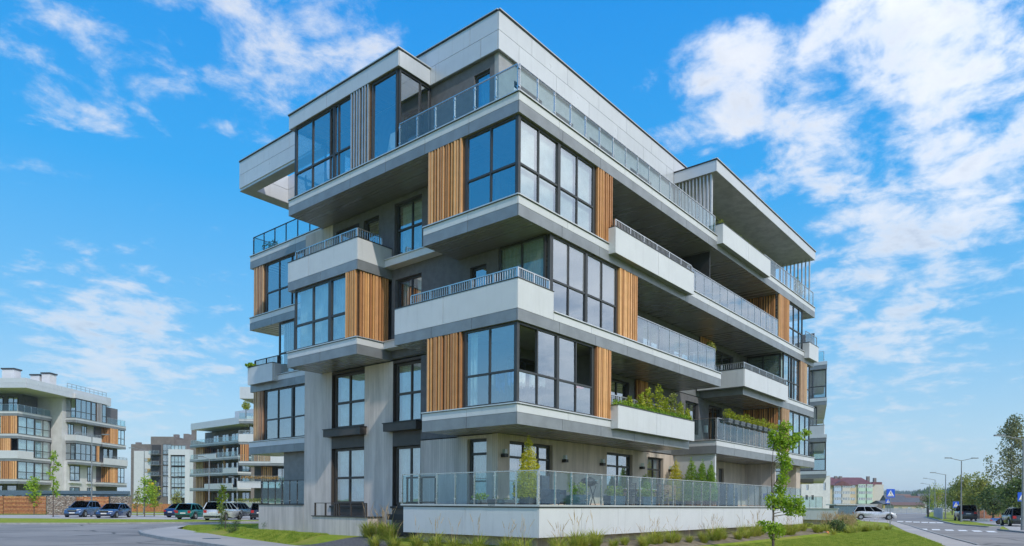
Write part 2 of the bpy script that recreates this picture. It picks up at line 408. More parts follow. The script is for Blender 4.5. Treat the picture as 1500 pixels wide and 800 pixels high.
def grail(par, fr, a0, a1, z0, z1, pitch=.94, d=.06, pm=None, g=None, thick=.032, rail=True, name='glass_railing', first=None):
    mb = MB(); n = max(1, int(round((a1 - a0) / pitch)))
    cuts = [a0 + (a1 - a0) * i / n for i in range(n + 1)]
    root = B(name, par, fr.bx(a0, a1, d - .02, d + .03, z1 - .03, z1), pm or STEEL)
    for c in cuts:
        B('post', root, fr.bx(c - thick / 2, c + thick / 2, d - .015, d + .035, z0, z1 - .031), pm or STEEL)
    for i in range(n):
        B('glass_pane', root, fr.bx(cuts[i] + thick * .7, cuts[i + 1] - thick * .7, d, d + .012, z0 + .05, z1 - .05), g or GLASSR)
    mb = MB()
    for c in cuts:
        for z in (z0 + .18, z1 - .14): mb.box(*fr.bx(c - thick * 1.5, c + thick * 1.5, d - .012, d + .024, z - .02, z + .02))
    mb.build('clamps', STEEL, root, kind='stuff')
    return root
def brail(par, fr, a0, a1, z0, z1, d=.06, pitch=.11, post=1.0, pm=None):
    """low steel rail with thin balusters"""
    root = B('baluster_railing', par, fr.bx(a0, a1, d - .02, d + .03, z1 - .035, z1), pm or STEEL)
    n = max(1, int(round((a1 - a0) / post)))
    for i in range(n + 1):
        c = a0 + (a1 - a0) * i / n; B('post', root, fr.bx(c - .028, c + .028, d - .03, d + .04, z0, z1 - .036), pm or STEEL)
    B('bottom_rail', root, fr.bx(a0, a1, d - .01, d + .02, z0 + .015, z0 + .035), pm or STEEL)
    mb = MB(); k = int((a1 - a0) / pitch)
    for i in range(1, k):
        c = a0 + (a1 - a0) * i / k; mb.box(*fr.bx(c - .011, c + .011, d - .008, d + .016, z0 + .035, z1 - .036))
    mb.build('balusters', STEEL, root, kind='stuff')
    return root
def wall(par, fr, a0, a1, z0, z1, ops=(), th=.26, m=None, name='wall'):
    """wall with real openings: ops = (a0,a1,z0,z1) that do not overlap in a"""
    mb = MB(); ops = sorted(ops); cur = a0
    cols = {}
    for o in ops: cols.setdefault((o[0], o[1]), []).append(o)
    for (p, q), lst in sorted(cols.items()):
        if p > cur: mb.box(*fr.bx(cur, p, 0, th, z0, z1))
        z = z0
        for o in sorted(lst, key=lambda w: w[2]):
            if o[2] > z: mb.box(*fr.bx(p, q, 0, th, z, o[2]))
            z = o[3]
        if z < z1: mb.box(*fr.bx(p, q, 0, th, z, z1))
        cur = q
    if cur < a1: mb.box(*fr.bx(cur, a1, 0, th, z0, z1))
    return mb.build(name, m or PLAST, par)

# ================================================================== MAIN BUILDING
T1, T2, T3, T4 = 4.83, 8.11, 11.41, 14.67
A = thing('apartment_building', 'large modern apartment block in the middle with stacked white balconies and timber slat screens', 'building', (0, 0, 0))
FY = Fr('Y', 0); FX = Fr('X', 0)
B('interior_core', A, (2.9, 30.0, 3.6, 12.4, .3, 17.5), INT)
for T in (T1, T2, T3):
    B('floor_plate', A, (1.82, 30.5, 2.38, 12.7, T - .62, T - .06), GREY)
    B('floor_plate', A, (3.0, 12, 12.72, 17.8, T - .62, T - .06), GREY)
B('floor_plate', A, (1.82, 30.5, 2.38, 12.7, .35, 1.5), GREY)
# ---- cantilevered slabs
slab(A, 0, 30.9, 0, 12.8, T4, 'YX', whiteskip=[('Y', 15.2, 21.7)])
slab(A, 0, 30.8, 0, 4.35, T3, 'YX', whiteskip=[('Y', 5.4, 12.05), ('Y', 28.7, 31)])
slab(A, 0, 15.8, 0, 5.85, T2, 'YX', whiteskip=[('X', 0, 5.9), ('Y', 0, 1.92)])
slab(A, 18.6, 30.8, 0, 2.5, T2, 'YX', whiteskip=[('X', -.1, 3), ('Y', 18, 24.8)])
slab(A, 0, 12.3, 0, 4.35, T1, 'YX', whiteskip=[('Y', 5.6, 12.4)])
slab(A, 15.3, 31.0, 0, 2.5, T1, 'YX')
slab(A, 0, 1.75, 8.05, 12.82, T2, 'XY', sof=SOFX)
slab(A, 0, 1.75, 8.05, 12.82, T3, 'XY', sof=SOFX, whiteskip=[('X', 8, 13), ('Y', -1, 2)])
for T in (T1, T3, T4): slab(A, 2.6, 4.25, 14.12, 20.45, T, 'XY', sof=SOFX)
slab(A, 2.6, 4.25, 14.12, 20.35, T2, 'XY', sof=SOFX)
def parapet(fr, a0, a1, z0, z1, d0=-.3, d1=.10, ends='', step=3.4, cap=DKFL, first=None):
    core = B('balcony_front', A, fr.bx(a0 + .02, a1 - .02, d0 + .028, d1, z0 + .01, z1 - .02), GREY)
    B('panel', core, fr.bx(a0, a0 + .0195, d0 + .028, d1, z0, z1 - .02), WHITE)
    band(core, fr, a0, a1, z0, z1 - .02, d0, .026, WHITE, step=step, gap=.018, first=first)
    B('coping', core, fr.bx(a0 - .012, a1 + .012, d0 - .012, d1 + .02, z1 - .018, z1 + .018), cap)
    return core
p = parapet(FY, 5.38, 12.05, 11.0, 11.98); brail(A, Fr('Y', -.25), 5.5, 12.0, 12.0, 12.32)
B('panel', p, (5.352, 5.378, -.3, .02, 11.0, 11.96), WHITE)
p = parapet(FY, 15.2, 21.72, 14.25, 15.20)
p = parapet(FY, 5.62, 12.2, 4.49, 5.38, first=3.05)
p = parapet(FY, 18.08, 24.8, 7.76, 8.68); brail(A, Fr('Y', -.24), 18.2, 24.7, 8.7, 9.03)
p2 = parapet(Fr('X', 18.35), -.27, 2.3, 7.76, 8.68); brail(A, Fr('X', 18.12), -.2, 2.2, 8.7, 9.03)
p = parapet(FY, 28.75, 30.7, 11.0, 11.98); grail(A, Fr('Y', -.1), 28.9, 31.2, 12.0, 12.75)
# corner balcony on the second floor
parapet(FX, 0.03, 5.85, T2 - .296, 8.77, 0, .14, first=3.3, step=9)
parapet(FY, 0, 1.92, T2 - .296, 8.77, 0, .14, step=9)
brail(A, FX, .06, 5.0, 8.79, 9.13, pitch=.105); brail(A, FY, .06, 1.7, 8.79, 9.13, pitch=.105, post=.8)
# balcony on the box further left
parapet(FX, 8.08, 12.82, T3 - .296, 11.98, 0, .14, first=3.2, step=9); parapet(Fr('Y', 8.05), 0, 1.74, T3 - .296, 11.98, 0, .14, step=9)
brail(A, FX, 8.15, 12.3, 12.0, 12.36); brail(A, Fr('Y', 8.07), .08, 1.25, 12.0, 12.36)
# far left balcony
parapet(Fr('X', 2.6), 17.75, 20.1, 7.76, 8.68, -.3, .1, step=9); B('balcony_side', A, (2.4, 4.1, 17.72, 17.82, 7.8, 8.66), WHITE)
brail(A, Fr('X', 2.6), 17.8, 20.0, 8.7, 9.1, pm=BLACK)

# ---- walls of the left face (plane x = 1.75) and of the garden face (plane y = 2.3)
WX = Fr('X', 1.75); WY = Fr('Y', 2.3)
wall(A, WX, 12.05, 14.12, .2, 13.98, th=2.4, m=CONC)
wall(A, WX, 7.95, 9.75, .2, 7.40, th=.6, m=CONC); wall(A, WX, 2.56, 6.28, .2, 4.12, ops=[(2.83, 3.78, 1.56, 4.0)], th=.26, m=CONC)
wall(A, WX, 9.75, 12.05, .2, 7.4, ops=[(9.76, 12.03, 1.56, 4.02), (9.76, 12.03, 4.88, 7.3)], th=.24, m=FRAMEB)
wall(A, WX, 6.28, 7.95, .2, 7.4, ops=[(6.30, 7.92, 1.52, 3.93), (6.3, 7.92, 4.86, 7.3)], th=.24, m=FRAMEB)
wall(A, WX, 6.28, 7.95, .2, 1.5, th=.2, m=CONC) if 0 else None
wall(A, WX, 4.3, 8.06, T2 - .6, T3 - .2, ops=[(6.3, 7.85, 8.25, 10.68)], th=.24, m=PLAST)
wall(A, WX, 4.3, 12.05, T3 - .18, T4 - .7, ops=[(6.3, 7.92, 11.6, 13.78), (8.9, 9.9, 11.5, 13.6), (10.2, 11.8, 12.2, 13.6)], th=.24, m=PLAST)
wall(A, WX, 2.32, 4.3, T2 - .1, T3 - .69, ops=[(2.9, 3.7, 8.2, 10.3)], th=.24, m=PLAST)
wall(A, WX, 2.32, 4.3, T1 - .1, T2 - .69, th=.24, m=INTL); wall(A, WX, 2.32, 4.3, T3 - .1, T4 - .69, ops=[(2.5, 3.9, 11.5, 13.5)], th=.24, m=INTL)
wall(A, WX, 4.3, 6.28, T1 - .75, T2 - .69, th=.24, m=PLAST)
B('wall_recess', A, (1.9, 2.2, 8.06, 12.05, T2, T3 - .7), INT)
wall(A, Fr('Y', 8.2), .2, 1.72, T2, T2 + .02, m=FLOORM, name='loggia_floor')
# window columns of the concrete part
def win(fr, a0, a1, z0, z1, mull=(), trans=(), g=None, fm=None, cm=CURT, full=True, heavy=(), fw=.075, gaps=()):
    cc = []
    if cm: 
        mid = (a0 + a1) / 2
        cc = [(a0 + .05, a1 - .05, cm)] if full else [(a0 + .05, a0 + (a1 - a0) * .38, cm), (a1 - (a1 - a0) * .3, a1 - .05, cm)]
    return glazing(A, fr, a0, a1, z0, z1, mull, trans, heavy, g, fw=fw, d0=.13, dep=.08, fm=fm, name='window', curt=cc)
win(WX, 9.78, 11.98, 1.60, 4.00, (10.92,), (2.72,), fm=FRAMEB, fw=.10); win(WX, 9.78, 11.98, 4.90, 7.28, (10.92,), (6.02,), fm=FRAMEB, fw=.10)
win(WX, 6.33, 7.88, 1.56, 3.91, (6.98,), (), fm=FRAMEB, fw=.09); win(WX, 6.33, 7.88, 4.88, 7.28, (6.98,), (6.05,), fm=FRAMEB, fw=.09)
win(WX, 6.33, 7.82, 8.28, 10.66, (7.0,), (), fm=FRAME, full=False, fw=.07); win(WX, 6.33, 7.9, 11.62, 13.76, (7.0,), (12.7,), fm=FRAME, fw=.07)
win(WX, 8.92, 9.88, 11.52, 13.58, (), (), fm=FRAME, cm=None); win(WX, 10.22, 11.78, 12.22, 13.58, (11.0,), (), fm=FRAME, cm=None)
win(WX, 2.92, 3.68, 8.22, 10.28, (), (), fm=FRAME, g=GLASSB, cm=None)
win(WX, 2.85, 3.76, 1.58, 3.98, (), (3.45,), fm=FRAME, cm=CURTW, fw=.09)
for a0, a1 in ((9.62, 12.2), (6.2, 8.15)):
    s = B('window_ledge', A, WX.bx(a0, a1, -.34, 0, 4.52, 4.83), FRAMEB); B('ledge_cap', s, WX.bx(a0 - .03, a1 + .03, -.37, 0, 4.831, 4.865), BLACK)
for a0, a1 in ((9.7, 12.1), (6.3, 8.0)): B('sill', A, WX.bx(a0, a1, -.07, .1, 1.42, 1.50), BLACK)
for z, a0 in ((11.12, 4.37), (7.83, 5.87)):
    s = B('white_ledge', A, WX.bx(a0, 8.03, -.42, 0, z, z + .27), WHITE); B('flashing', s, WX.bx(a0, 8.04, -.46, .02, z + .272, z + .31), FLASH)
B('vent', A, WX.bx(7.1, 8.25, -.012, .05, .95, 1.18), BLACK)
# garden face
wall(A, WY, 1.75, 15.3, .2, 4.14, ops=[(2.42, 5.06, 1.56, 3.93), (9.05, 11.28, 1.56, 3.93), (12.68, 14.3, 1.56, 3.93)], m=CONC2)
wall(A, WY, 15.3, 30.4, .2, 4.14, ops=[(21.0, 21.75, 1.56, 3.75), (25.6, 27.5, 1.56, 3.9)], m=CONC2)
glazing(A, WY, 2.44, 5.04, 1.58, 3.91, (3.4, 4.3), (3.35,), (), GLASSB, .08, .13, .08, FRAME, 'window', [(2.5, 3.3, CURTW), (3.5, 3.9, CURTW)])
glazing(A, WY, 9.07, 11.26, 1.58, 3.91, (10.2,), (3.35,), (), GLASSB, .08, .13, .08, FRAME, 'window', [(9.1, 10.9, CURT)])
glazing(A, WY, 12.7, 14.28, 1.58, 3.91, (13.5,), (3.35,), (), GLASSB, .08, .13, .08, FRAME, 'window', [(12.8, 14.2, CURTW)])
glazing(A, WY, 25.62, 27.48, 1.58, 3.88, (26.5,), (), (), GLASSB, .08, .13, .08, FRAME, 'window', [(25.7, 27.4, CURT)])
B('door', A, WY.bx(21.02, 21.73, .12, .16, 1.58, 3.73), FRAME)
B('divider_wall', A, (15.42, 15.56, .12, 2.3, 1.55, 4.14), WHITE); B('divider_wall', A, (25.0, 25.15, .5, 2.3, 1.55, 4.14), CONC)
B('pillar', A, (28.6, 29.4, .4, 1.4, .5, 4.14), CONC2)
for (T, Tn, ops) in ((T1, T2, [(6.3, 8.7, 4.9, 7.2), (9.2, 10.9, 4.9, 7.2), (16.7, 18.3, 5.4, 7.1), (19.6, 21.4, 4.9, 7.2), (22.0, 23.6, 4.9, 7.2)]),
                     (T2, T3, [(8.2, 11, 8.2, 10.4), (12.2, 14.2, 8.2, 10.4), (15.4, 17.6, 8.2, 10.4), (20.4, 23, 8.2, 10.4)]),
                     (T3, T4, [(6.5, 9, 11.5, 13.7), (10, 12.5, 11.5, 13.7), (17, 20, 11.5, 13.7), (21, 23, 11.5, 13.7)])):
    wall(A, WY, 1.78, 30.4, T - .15, Tn - .69, ops=[(2.3, 4.6, T + .1, T + 2.2)] + ops, m=PLAST)
    for o in [(2.3, 4.6, T + .1, T + 2.2)] + ops:
        glazing(A, WY, o[0] + .02, o[1] - .02, o[2] + .02, o[3] - .02, ((o[0] + o[1]) / 2,), (), (), GLASSB, .07, .13, .08, FRAME, 'window', [(o[0] + .1, (o[0] + o[1]) / 2 - .2, CURTW)])
slats(A, Fr('Y', 2.15), 11.4, 12.5, T1, T2 - .7); slats(A, Fr('Y', 2.15), 18.3, 19.8, T2, T3 - .7)
B('partition', A, (15.15, 15.22, .34, 2.28, T3, T4 - .7), FRAME)
B('east_wall', A, (30.2, 30.45, 2.6, 12.5, .3, 17.6), CONC)

# ---- glazed corner loggias
def loggia(T, Tn, x0, xg, xs, left=True):
    z0, z1 = T + .01, Tn - .69; tr = T + 1.06
    heavy = (x0 + (xg - x0) * .505,); q = heavy[0]
    return z0, z1, tr
for T, Tn, opn in ((T3, T4, ()), (T1, T2, ((0, 1), (3, 1)))):
    z0, z1, tr = T + .01, Tn - .69, T + 1.06
    glazing(A, FX, .16, 2.36, z0, z1, (1.27,), (tr,), (), GLASSW, .065, .10, .09)
    glazing(A, FY, .16, 4.50, z0, z1, (1.18, 3.42), (tr,), (2.30,), GLASSW, .065, .10, .09, open_=opn)
    B('corner_post', A, (.09, .20, .09, .20, z0, z1), FRAME)
    B('post', A, (.12, .22, 2.365, 2.46, z0, z1), FRAME); B('post', A, (4.51, 4.6, .12, .22, z0, z1), FRAME)
    slats(A, FX, 2.47, 4.14, z0, z1, seed=int(T)); slats(A, FY, 4.61, 5.66, z0, z1, seed=int(T) + 3, pitch=.118)
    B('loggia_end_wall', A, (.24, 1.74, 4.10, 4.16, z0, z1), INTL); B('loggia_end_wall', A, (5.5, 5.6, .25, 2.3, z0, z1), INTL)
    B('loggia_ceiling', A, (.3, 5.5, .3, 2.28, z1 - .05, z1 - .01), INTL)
curtain(A, FX, 2.0, 2.34, .35, T1 + .05, T2 - .75, CURT); curtain(A, FX, 1.3, 2.3, .5, T3 + .05, T3 + 1.2, CURT) if 0 else None
# cream roller blinds behind the garden side panes
for a0, a1 in ((.25, 1.12), (1.25, 2.2), (2.4, 3.36), (3.48, 4.42)):
    B('roller_blind', A, FY.bx(a0, a1, .26, .27, T3 + .12, T4 - .76), CURTW)
z0, z1 = T2 + .01, T3 - .69
glazing(A, Fr('X', 1.76), .26, 2.28, z0, z1, (1.28,), (), (), GLASSG, .075, 0, .09, curt=[(.4, 2.2, CURT)])
glazing(A, FY, 1.94, 6.14, z0, z1, (2.93, 5.08), (T2 + 1.10,), (4.02,), GLASSW, .065, .10, .09, frost=((0, 1), (1, 1), (2, 1), (3, 1)), curt=None)
B('corner_post', A, (1.83, 1.93, .10, .22, z0, z1), FRAME); slats(A, FY, 6.16, 7.56, z0, z1, seed=9, pitch=.118)
B('loggia_end_wall', A, (7.4, 7.5, .25, 2.3, z0, z1), INTL)
# east end loggias
slats(A, FY, 24.13, 25.92, T3, T4 - .69, seed=4, pitch=.15); slats(A, Fr('X', 24.05), .25, 2.3, T3, T4 - .69, seed=5)
glazing(A, FY, 25.95, 28.72, T3 + .01, T4 - .69, (27.0, 28.0), (T3 + 1.06,), (), GLASSW, .065, .10, .09)
glazing(A, FY, 25.2, 28.05, T2 + .01, T3 - .69, (26.2, 27.2), (T2 + 1.06,), (26.7,), GLASSW, .065, .10, .09, curt=[(25.3, 28, CURT)])
glazing(A, Fr('X', 25.1), .25, 2.28, T2 + .01, T3 - .69, (1.3,), (), (), GLASSG, .08, .0, .09)
slats(A, FY, 28.07, 29.42, T2, T3 - .69, OWOOD, seed=6); glazing(A, FY, 29.44, 30.3, T2 + .01, T3 - .69, (), (T2 + 1.06,), (), GLASSW, .065, .10, .09)
slats(A, FY, 24.72, 26.06, T1, T2 - .69, OWOOD, seed=7); slats(A, Fr('X', 24.62), .25, 2.3, T1, T2 - .69, seed=8)
glazing(A, FY, 26.08, 30.3, T1 + .01, T2 - .69, (27.1, 28.3, 29.4), (T1 + 1.06,), (), GLASSW, .065, .10, .09, curt=[(26.2, 30, CURT)])
# glazed box on the left (first to second floor)
z0, z1 = T2 + .01, T3 - .69
glazing(A, FX, 8.84, 12.45, z0, z1, (11.11,), (T2 + 1.08,), (9.93,), GLASSW, .085, .10, .10, curt=[(8.9, 12.4, CURT)])
slats(A, FX, 8.16, 8.82, z0, z1, pitch=.115, seed=11); slats(A, Fr('Y', 8.09), .20, 1.60, z0, z1, pitch=.115, seed=12)
# ---- far left bays
F2 = Fr('X', 2.62)
for T, Tn, cfg in ((T3, T4, 0), (T1, T2, 1)):
    z0, z1 = T + .01, Tn - .69
    slats(A, F2, 19.2, 20.12, z0, z1, OWOOD, pitch=.15, seed=13 + cfg)
    B('post', A, F2.bx(19.08, 19.19, .12, .22, z0, z1), FRAME)
    if cfg: glazing(A, F2, 14.15, 19.06, z0, z1, (17.9, 15.3), (T + 1.06,), (16.6,), GLASSB, .07, .10, .09)
    else: glazing(A, F2, 15.7, 19.06, z0, z1, (17.87, 16.75), (T + 1.06,), (), GLASSB, .07, .10, .09)
    B('loggia_end_wall', A, (2.8, 4.2, 19.95, 20.05, z0, z1), INTL)
    wall(A, Fr('X', 4.2), 14.1, 20.1, z0, z1, th=.1, m=INTL)
glazing(A, F2, 14.15, 17.86, T2 + .01, T3 - .69, (16.5,), (T2 + 1.06,), (), GLASSW, .07, .10, .09, curt=[(14.3, 17.8, CURT)])
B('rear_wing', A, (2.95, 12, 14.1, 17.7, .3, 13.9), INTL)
grail(A, F2, 14.2, 20.3, T4, T4 + 1.0, 1.1, .08, BLACK); grail(A, Fr('Y', 20.25), 2.7, 4.2, T4, T4 + 1.0, 1.3, 0, BLACK)
# low concrete wall with glass screen, and planter box
lw = wall(A, WX, 14.14, 18.0, .05, 1.50, th=2.3, m=CONC, name='low_wall'); B('coping', A, WX.bx(14.14, 18.03, -.03, 2.3, 1.502, 1.55), DKFL)
grail(A, WX, 14.2, 17.95, 1.55, 2.70, .62, .1, FRAMEB); grail(A, Fr('Y', 17.9), 1.9, 4, 1.55, 2.70, 1, 0, FRAMEB)
pb = wall(A, Fr('X', 1.0), 8.55, 12.35, .0, 1.03, th=.75, m=CONC, name='planter_wall'); B('coping', A, Fr('X', 1.0).bx(8.5, 12.4, -.04, .75, 1.032, 1.07), DKFL)
mb = MB(); fr = Fr('X', 1.0)
rl = B('handrail', A, fr.bx(8.7, 12.3, .05, .09, 1.60, 1.63), FRAMEB)
for c in (8.75, 8.9, 9.75, 10.55, 10.7, 10.85, 11.5, 12.25): B('post', rl, fr.bx(c - .03, c + .03, .04, .10, 1.07, 1.60), FRAMEB)

# ---- penthouse
PX = Fr('X', 1.6); PY = Fr('Y', 2.25)
rf = B('roof', A, (1.65, 30.9, 2.30, 12.8, 17.74, 19.0), GREY)
def tworow(par, fr, a0, a1, z0, z1, off=.9):
    zm = z0 + (z1 - z0) * .5
    band(par, fr, a0, a1, z0, zm - .008, 0, .04, LGREY, first=off * .6); band(par, fr, a0, a1, zm + .008, z1, 0, .04, LGREY, first=off)
    B('coping', par, fr.bx(a0, a1, -.05, .25, z1 + .045, z1 + .075), FLASH); B('drip_edge', par, fr.bx(a0, a1, -.03, .2, z1 + .002, z1 + .043), BLACK)
tworow(rf, PY, 1.6, 30.9, 17.72, 19.06, 1.9); tworow(rf, PX, 2.295, 19.8, 17.72, 19.06, 1.35)
B('soffit', rf, (1.62, 30.8, 2.27, 12.7, 17.70, 17.735), SOFY)
wall(A, Fr('X', 1.74), 2.565, 12.3, T4, 17.7, ops=[(2.78, 3.55, T4 + .15, 17.3), (6.2, 7.4, T4 + .15, 17.2), (9, 11.5, T4 + .15, 17.2)], th=.2, m=PLAST)
glazing(A, Fr('X', 1.74), 2.8, 3.53, T4 + .17, 17.28, (), (15.9,), (), GLASSB, .06, .08, .08, FRAME, 'window', [(2.9, 3.5, CURT)])
glazing(A, Fr('X', 1.74), 6.22, 7.38, T4 + .17, 17.18, (), (), (), GLASSB, .06, .08, .08, FRAME, 'window', None)
glazing(A, Fr('X', 1.74), 9.02, 11.48, T4 + .17, 17.18, (10.2,), (), (), GLASSB, .06, .08, .08, FRAME, 'window', None)
pw = [(2.6, 4.3), (5.2, 6.4), (7.6, 9.6), (11, 13), (16.5, 19), (20.5, 23), (24.5, 27)]
wall(A, Fr('Y', 2.36), 1.74, 30.3, T4, 17.7, ops=[(a, b, T4 + .1, 17.1) for a, b in pw], th=.2, m=mat('grey_render', (.36, .365, .39), .85, 0, .06, 3))
for a, b in pw: glazing(A, Fr('Y', 2.36), a + .02, b - .02, T4 + .12, 17.08, ((a + b) / 2,), (), (), GLASSB, .07, .08, .08, FRAME, 'window', [(a + .1, b - .1, CURTW)])
B('interior_core', A, (3.2, 30, 3.8, 12.3, 17.5, 17.6), INT)
# loggia on the left of the penthouse
lr = B('loggia_roof', A, (.04, 1.62, 5.76, 12.8, 17.76, 18.3), GREY)
band(lr, FX, 5.72, 12.82, 17.72, 18.30, 0, .035, LGREY, first=4.4, step=4.7); band(lr, Fr('Y', 5.72), 0.037, 1.6, 17.72, 18.30, 0, .035, LGREY, step=9)
B('coping', lr, FX.bx(5.68, 12.86, -.05, .3, 18.34, 18.375), FLASH); B('drip_edge', lr, FX.bx(5.7, 12.84, -.03, .2, 18.302, 18.338), BLACK)
B('coping', lr, Fr('Y', 5.72).bx(-.05, 1.6, -.05, .3, 18.345, 18.38), FLASH); B('soffit', lr, (.03, 1.6, 5.75, 12.8, 17.73, 17.757), SOFX)
z0, z1 = T4 + .01, 17.70
glazing(A, FX, 9.75, 12.45, z0, z1, (11.23, 10.0), (T4 + 1.06,), (), GLASSW, .065, .10, .09, open_=((0, 1),))
glazing(A, FX, 8.60, 9.72, z0, z1, (9.45,), (T4 + 1.06,), (), GLASSW, .065, .10, .09)
slats(A, FX, 7.42, 8.58, z0, z1, [ALU], pitch=.16, w=.07, seed=20)
glazing(A, FX, 5.90, 7.36, z0, z1, (), (), (), GLASSW, .09, .10, .09, open_=())
glazing(A, Fr('Y', 5.78), .14, 1.72, z0, z1, (1.18,), (), (), GLASSW, .07, .02, .08)
glazing(A, Fr('Y', 12.5), .14, 1.72, z0, z1, (), (T4 + 1.06,), (), GLASSW, .07, .0, .08)
# open roof frame beyond the loggia
pg = B('roof_frame', A, (1.645, 2.15, 12.8, 19.75, 17.60, 19.02), LGREY)
B('beam', pg, (2.15, 4.6, 19.1, 19.75, 17.60, 19.02), LGREY); B('beam', pg, (4.0, 4.6, 12.8, 19.1, 17.60, 19.0), LGREY)
band(pg, Fr('Y', 19.06), 2.17, 3.98, 17.6, 18.28, 0, .03, WHITE, step=2.5); band(pg, Fr('Y', 19.06), 2.17, 3.98, 18.30, 19.02, 0, .03, WHITE, step=1.2)
band(pg, Fr('X', 3.96), 12.8, 19.05, 17.6, 18.28, 0, .03, WHITE); band(pg, Fr('X', 3.96), 12.8, 19.05, 18.30, 19.0, 0, .03, WHITE)
B('soffit', pg, (1.62, 2.15, 12.8, 19.78, 17.57, 17.598), GREY); B('soffit', pg, (2.15, 4.6, 19.06, 19.78, 17.57, 17.598), GREY); B('soffit', pg, (3.97, 4.6, 12.8, 19.06, 17.57, 17.598), GREY)
# awning over the garden side
aw = B('awning', A, (15.14, 30.9, .04, 2.24, 17.81, 18.30), GREY)
band(aw, FY, 15.1, 30.92, 17.77, 18.30, 0, .035, LGREY, step=4.6); band(aw, Fr('X', 15.1), .04, 2.24, 17.77, 18.30, 0, .035, LGREY, step=9)
B('coping', aw, FY.bx(15.05, 30.95, -.05, .25, 18.345, 18.38), FLASH); B('drip_edge', aw, FY.bx(15.07, 30.93, -.03, .2, 18.302, 18.343), BLACK)
B('drip_edge', aw, Fr('X', 15.1).bx(.0, 2.24, -.03, .2, 18.304, 18.36), BLACK)
B('soffit', aw, (15.13, 30.88, .03, 2.24, 17.78, 17.808), SOFL)
for i in range(11): B('louvre', aw, (15.22, 15.38, .30 + i * .185, .37 + i * .185, T4, 17.78), ALU)
for i in range(9): B('louvre', aw, (30.45, 30.60, .22 + i * .24, .28 + i * .24, T4, 17.78), ALU)
# ---- glass railings
grail(A, FY, .1, 15.1, T4 + .0, T4 + .90, .93, thick=.026); grail(A, FX, .1, 5.7, T4, T4 + .90, .93)
grail(A, FY, 21.75, 30.7, T4, T4 + .95, .93)
grail(A, FY, 12.1, 24.0, T3, T3 + 1.03, .93, thick=.022, g=GLASSX); grail(A, FY, 7.6, 15.2, T2, T2 + 1.08, .95, thick=.022, g=GLASSX); grail(A, Fr('X', 15.2), .1, 2.2, T2, T2 + 1.08, 1, d=-.02, thick=.022)
grail(A, FY, 15.5, 24.6, T1, T1 + 1.08, .83); grail(A, Fr('X', 15.4), .12, 2.25, T1, T1 + 1.08, 2.1)
brail(A, Fr('Y', .35), 5.9, 12.2, 5.4, 5.92)
# ---- raised terrace
B('terrace_deck', A, (.06, 25.65, -.84, 2.3, .60, 1.53), FLOORM); B('terrace_deck', A, (.06, 1.75, 2.3, 5.2, .60, 1.53), FLOORM)
B('plinth', A, (.4, 25.2, -.5, 2.2, -.1, .60), CONC2); B('plinth', A, (.4, 1.7, 2.2, 5.0, -.1, .60), CONC2)
tf = MB(); 
td = B('terrace_wall', A, (.04, 25.68, -.86, -.8, .60, 1.51), GREY)
band(td, Fr('Y', -.9), 0, 25.7, .58, 1.50, 0, .035, WHITE, step=2.32, gap=.014); band(td, Fr('X', 0), -.865, 5.3, .58, 1.50, 0, .035, WHITE, step=2.9, gap=.014)
band(td, Fr('P', 25.7), -.865, 2.2, .58, 1.50, 0, .035, WHITE, step=2.9)
B('coping', td, (-.05, 25.75, -.95, -.70, 1.545, 1.605), FLASH); B('coping', td, (-.05, .2, -.70, 5.4, 1.545, 1.605), FLASH)
B('drip_edge', td, (-.02, 25.72, -.92, -.72, 1.503, 1.543), DKFL); B('drip_edge', td, (-.02, .2, -.72, 5.35, 1.503, 1.543), DKFL)
grail(A, Fr('Y', -.9), .0, 25.4, 1.605, 2.68, .91, .05, thick=.034); grail(A, FX, -.85, 5.4, 1.605, 2.68, .87, .03, thick=.034)
gt = B('terrace_gate', A, (.12, .17, 3.75, 5.3, 2.52, 2.58), FRAMEB)
for c in (3.78, 4.5, 5.25): B('post', gt, (.12, .17, c - .03, c + .03, 1.61, 2.52), FRAMEB)
B('bottom_rail', gt, (.12, .17, 3.75, 5.3, 1.64, 1.69), FRAMEB)
# wall lamps
for (x, y, k) in ((2.02, 2.3, 0), (5.76, 2.3, 0), (8.55, 2.3, 0), (12.0, 2.3, 0), (14.9, 2.3, 0), (20.2, 2.3, 0)):
    l = B('wall_lamp', A, (x - .09, x + .09, y - .2, y, 3.30, 3.42), BLACK); B('lamp_glass', l, (x - .06, x + .06, y - .17, y - .05, 3.42, 3.58), GLASSR)
for (x, y, z) in ((1.74, 4.6, 15.6), (1.74, 2.55, 15.5)):
    B('wall_lamp', A, (x - .14, x, y - .07, y + .07, z, z + .2), BLACK)
B('wall_lamp', A, (19.0, 19.15, 2.15, 2.3, 5.6, 6.0), CURTW)
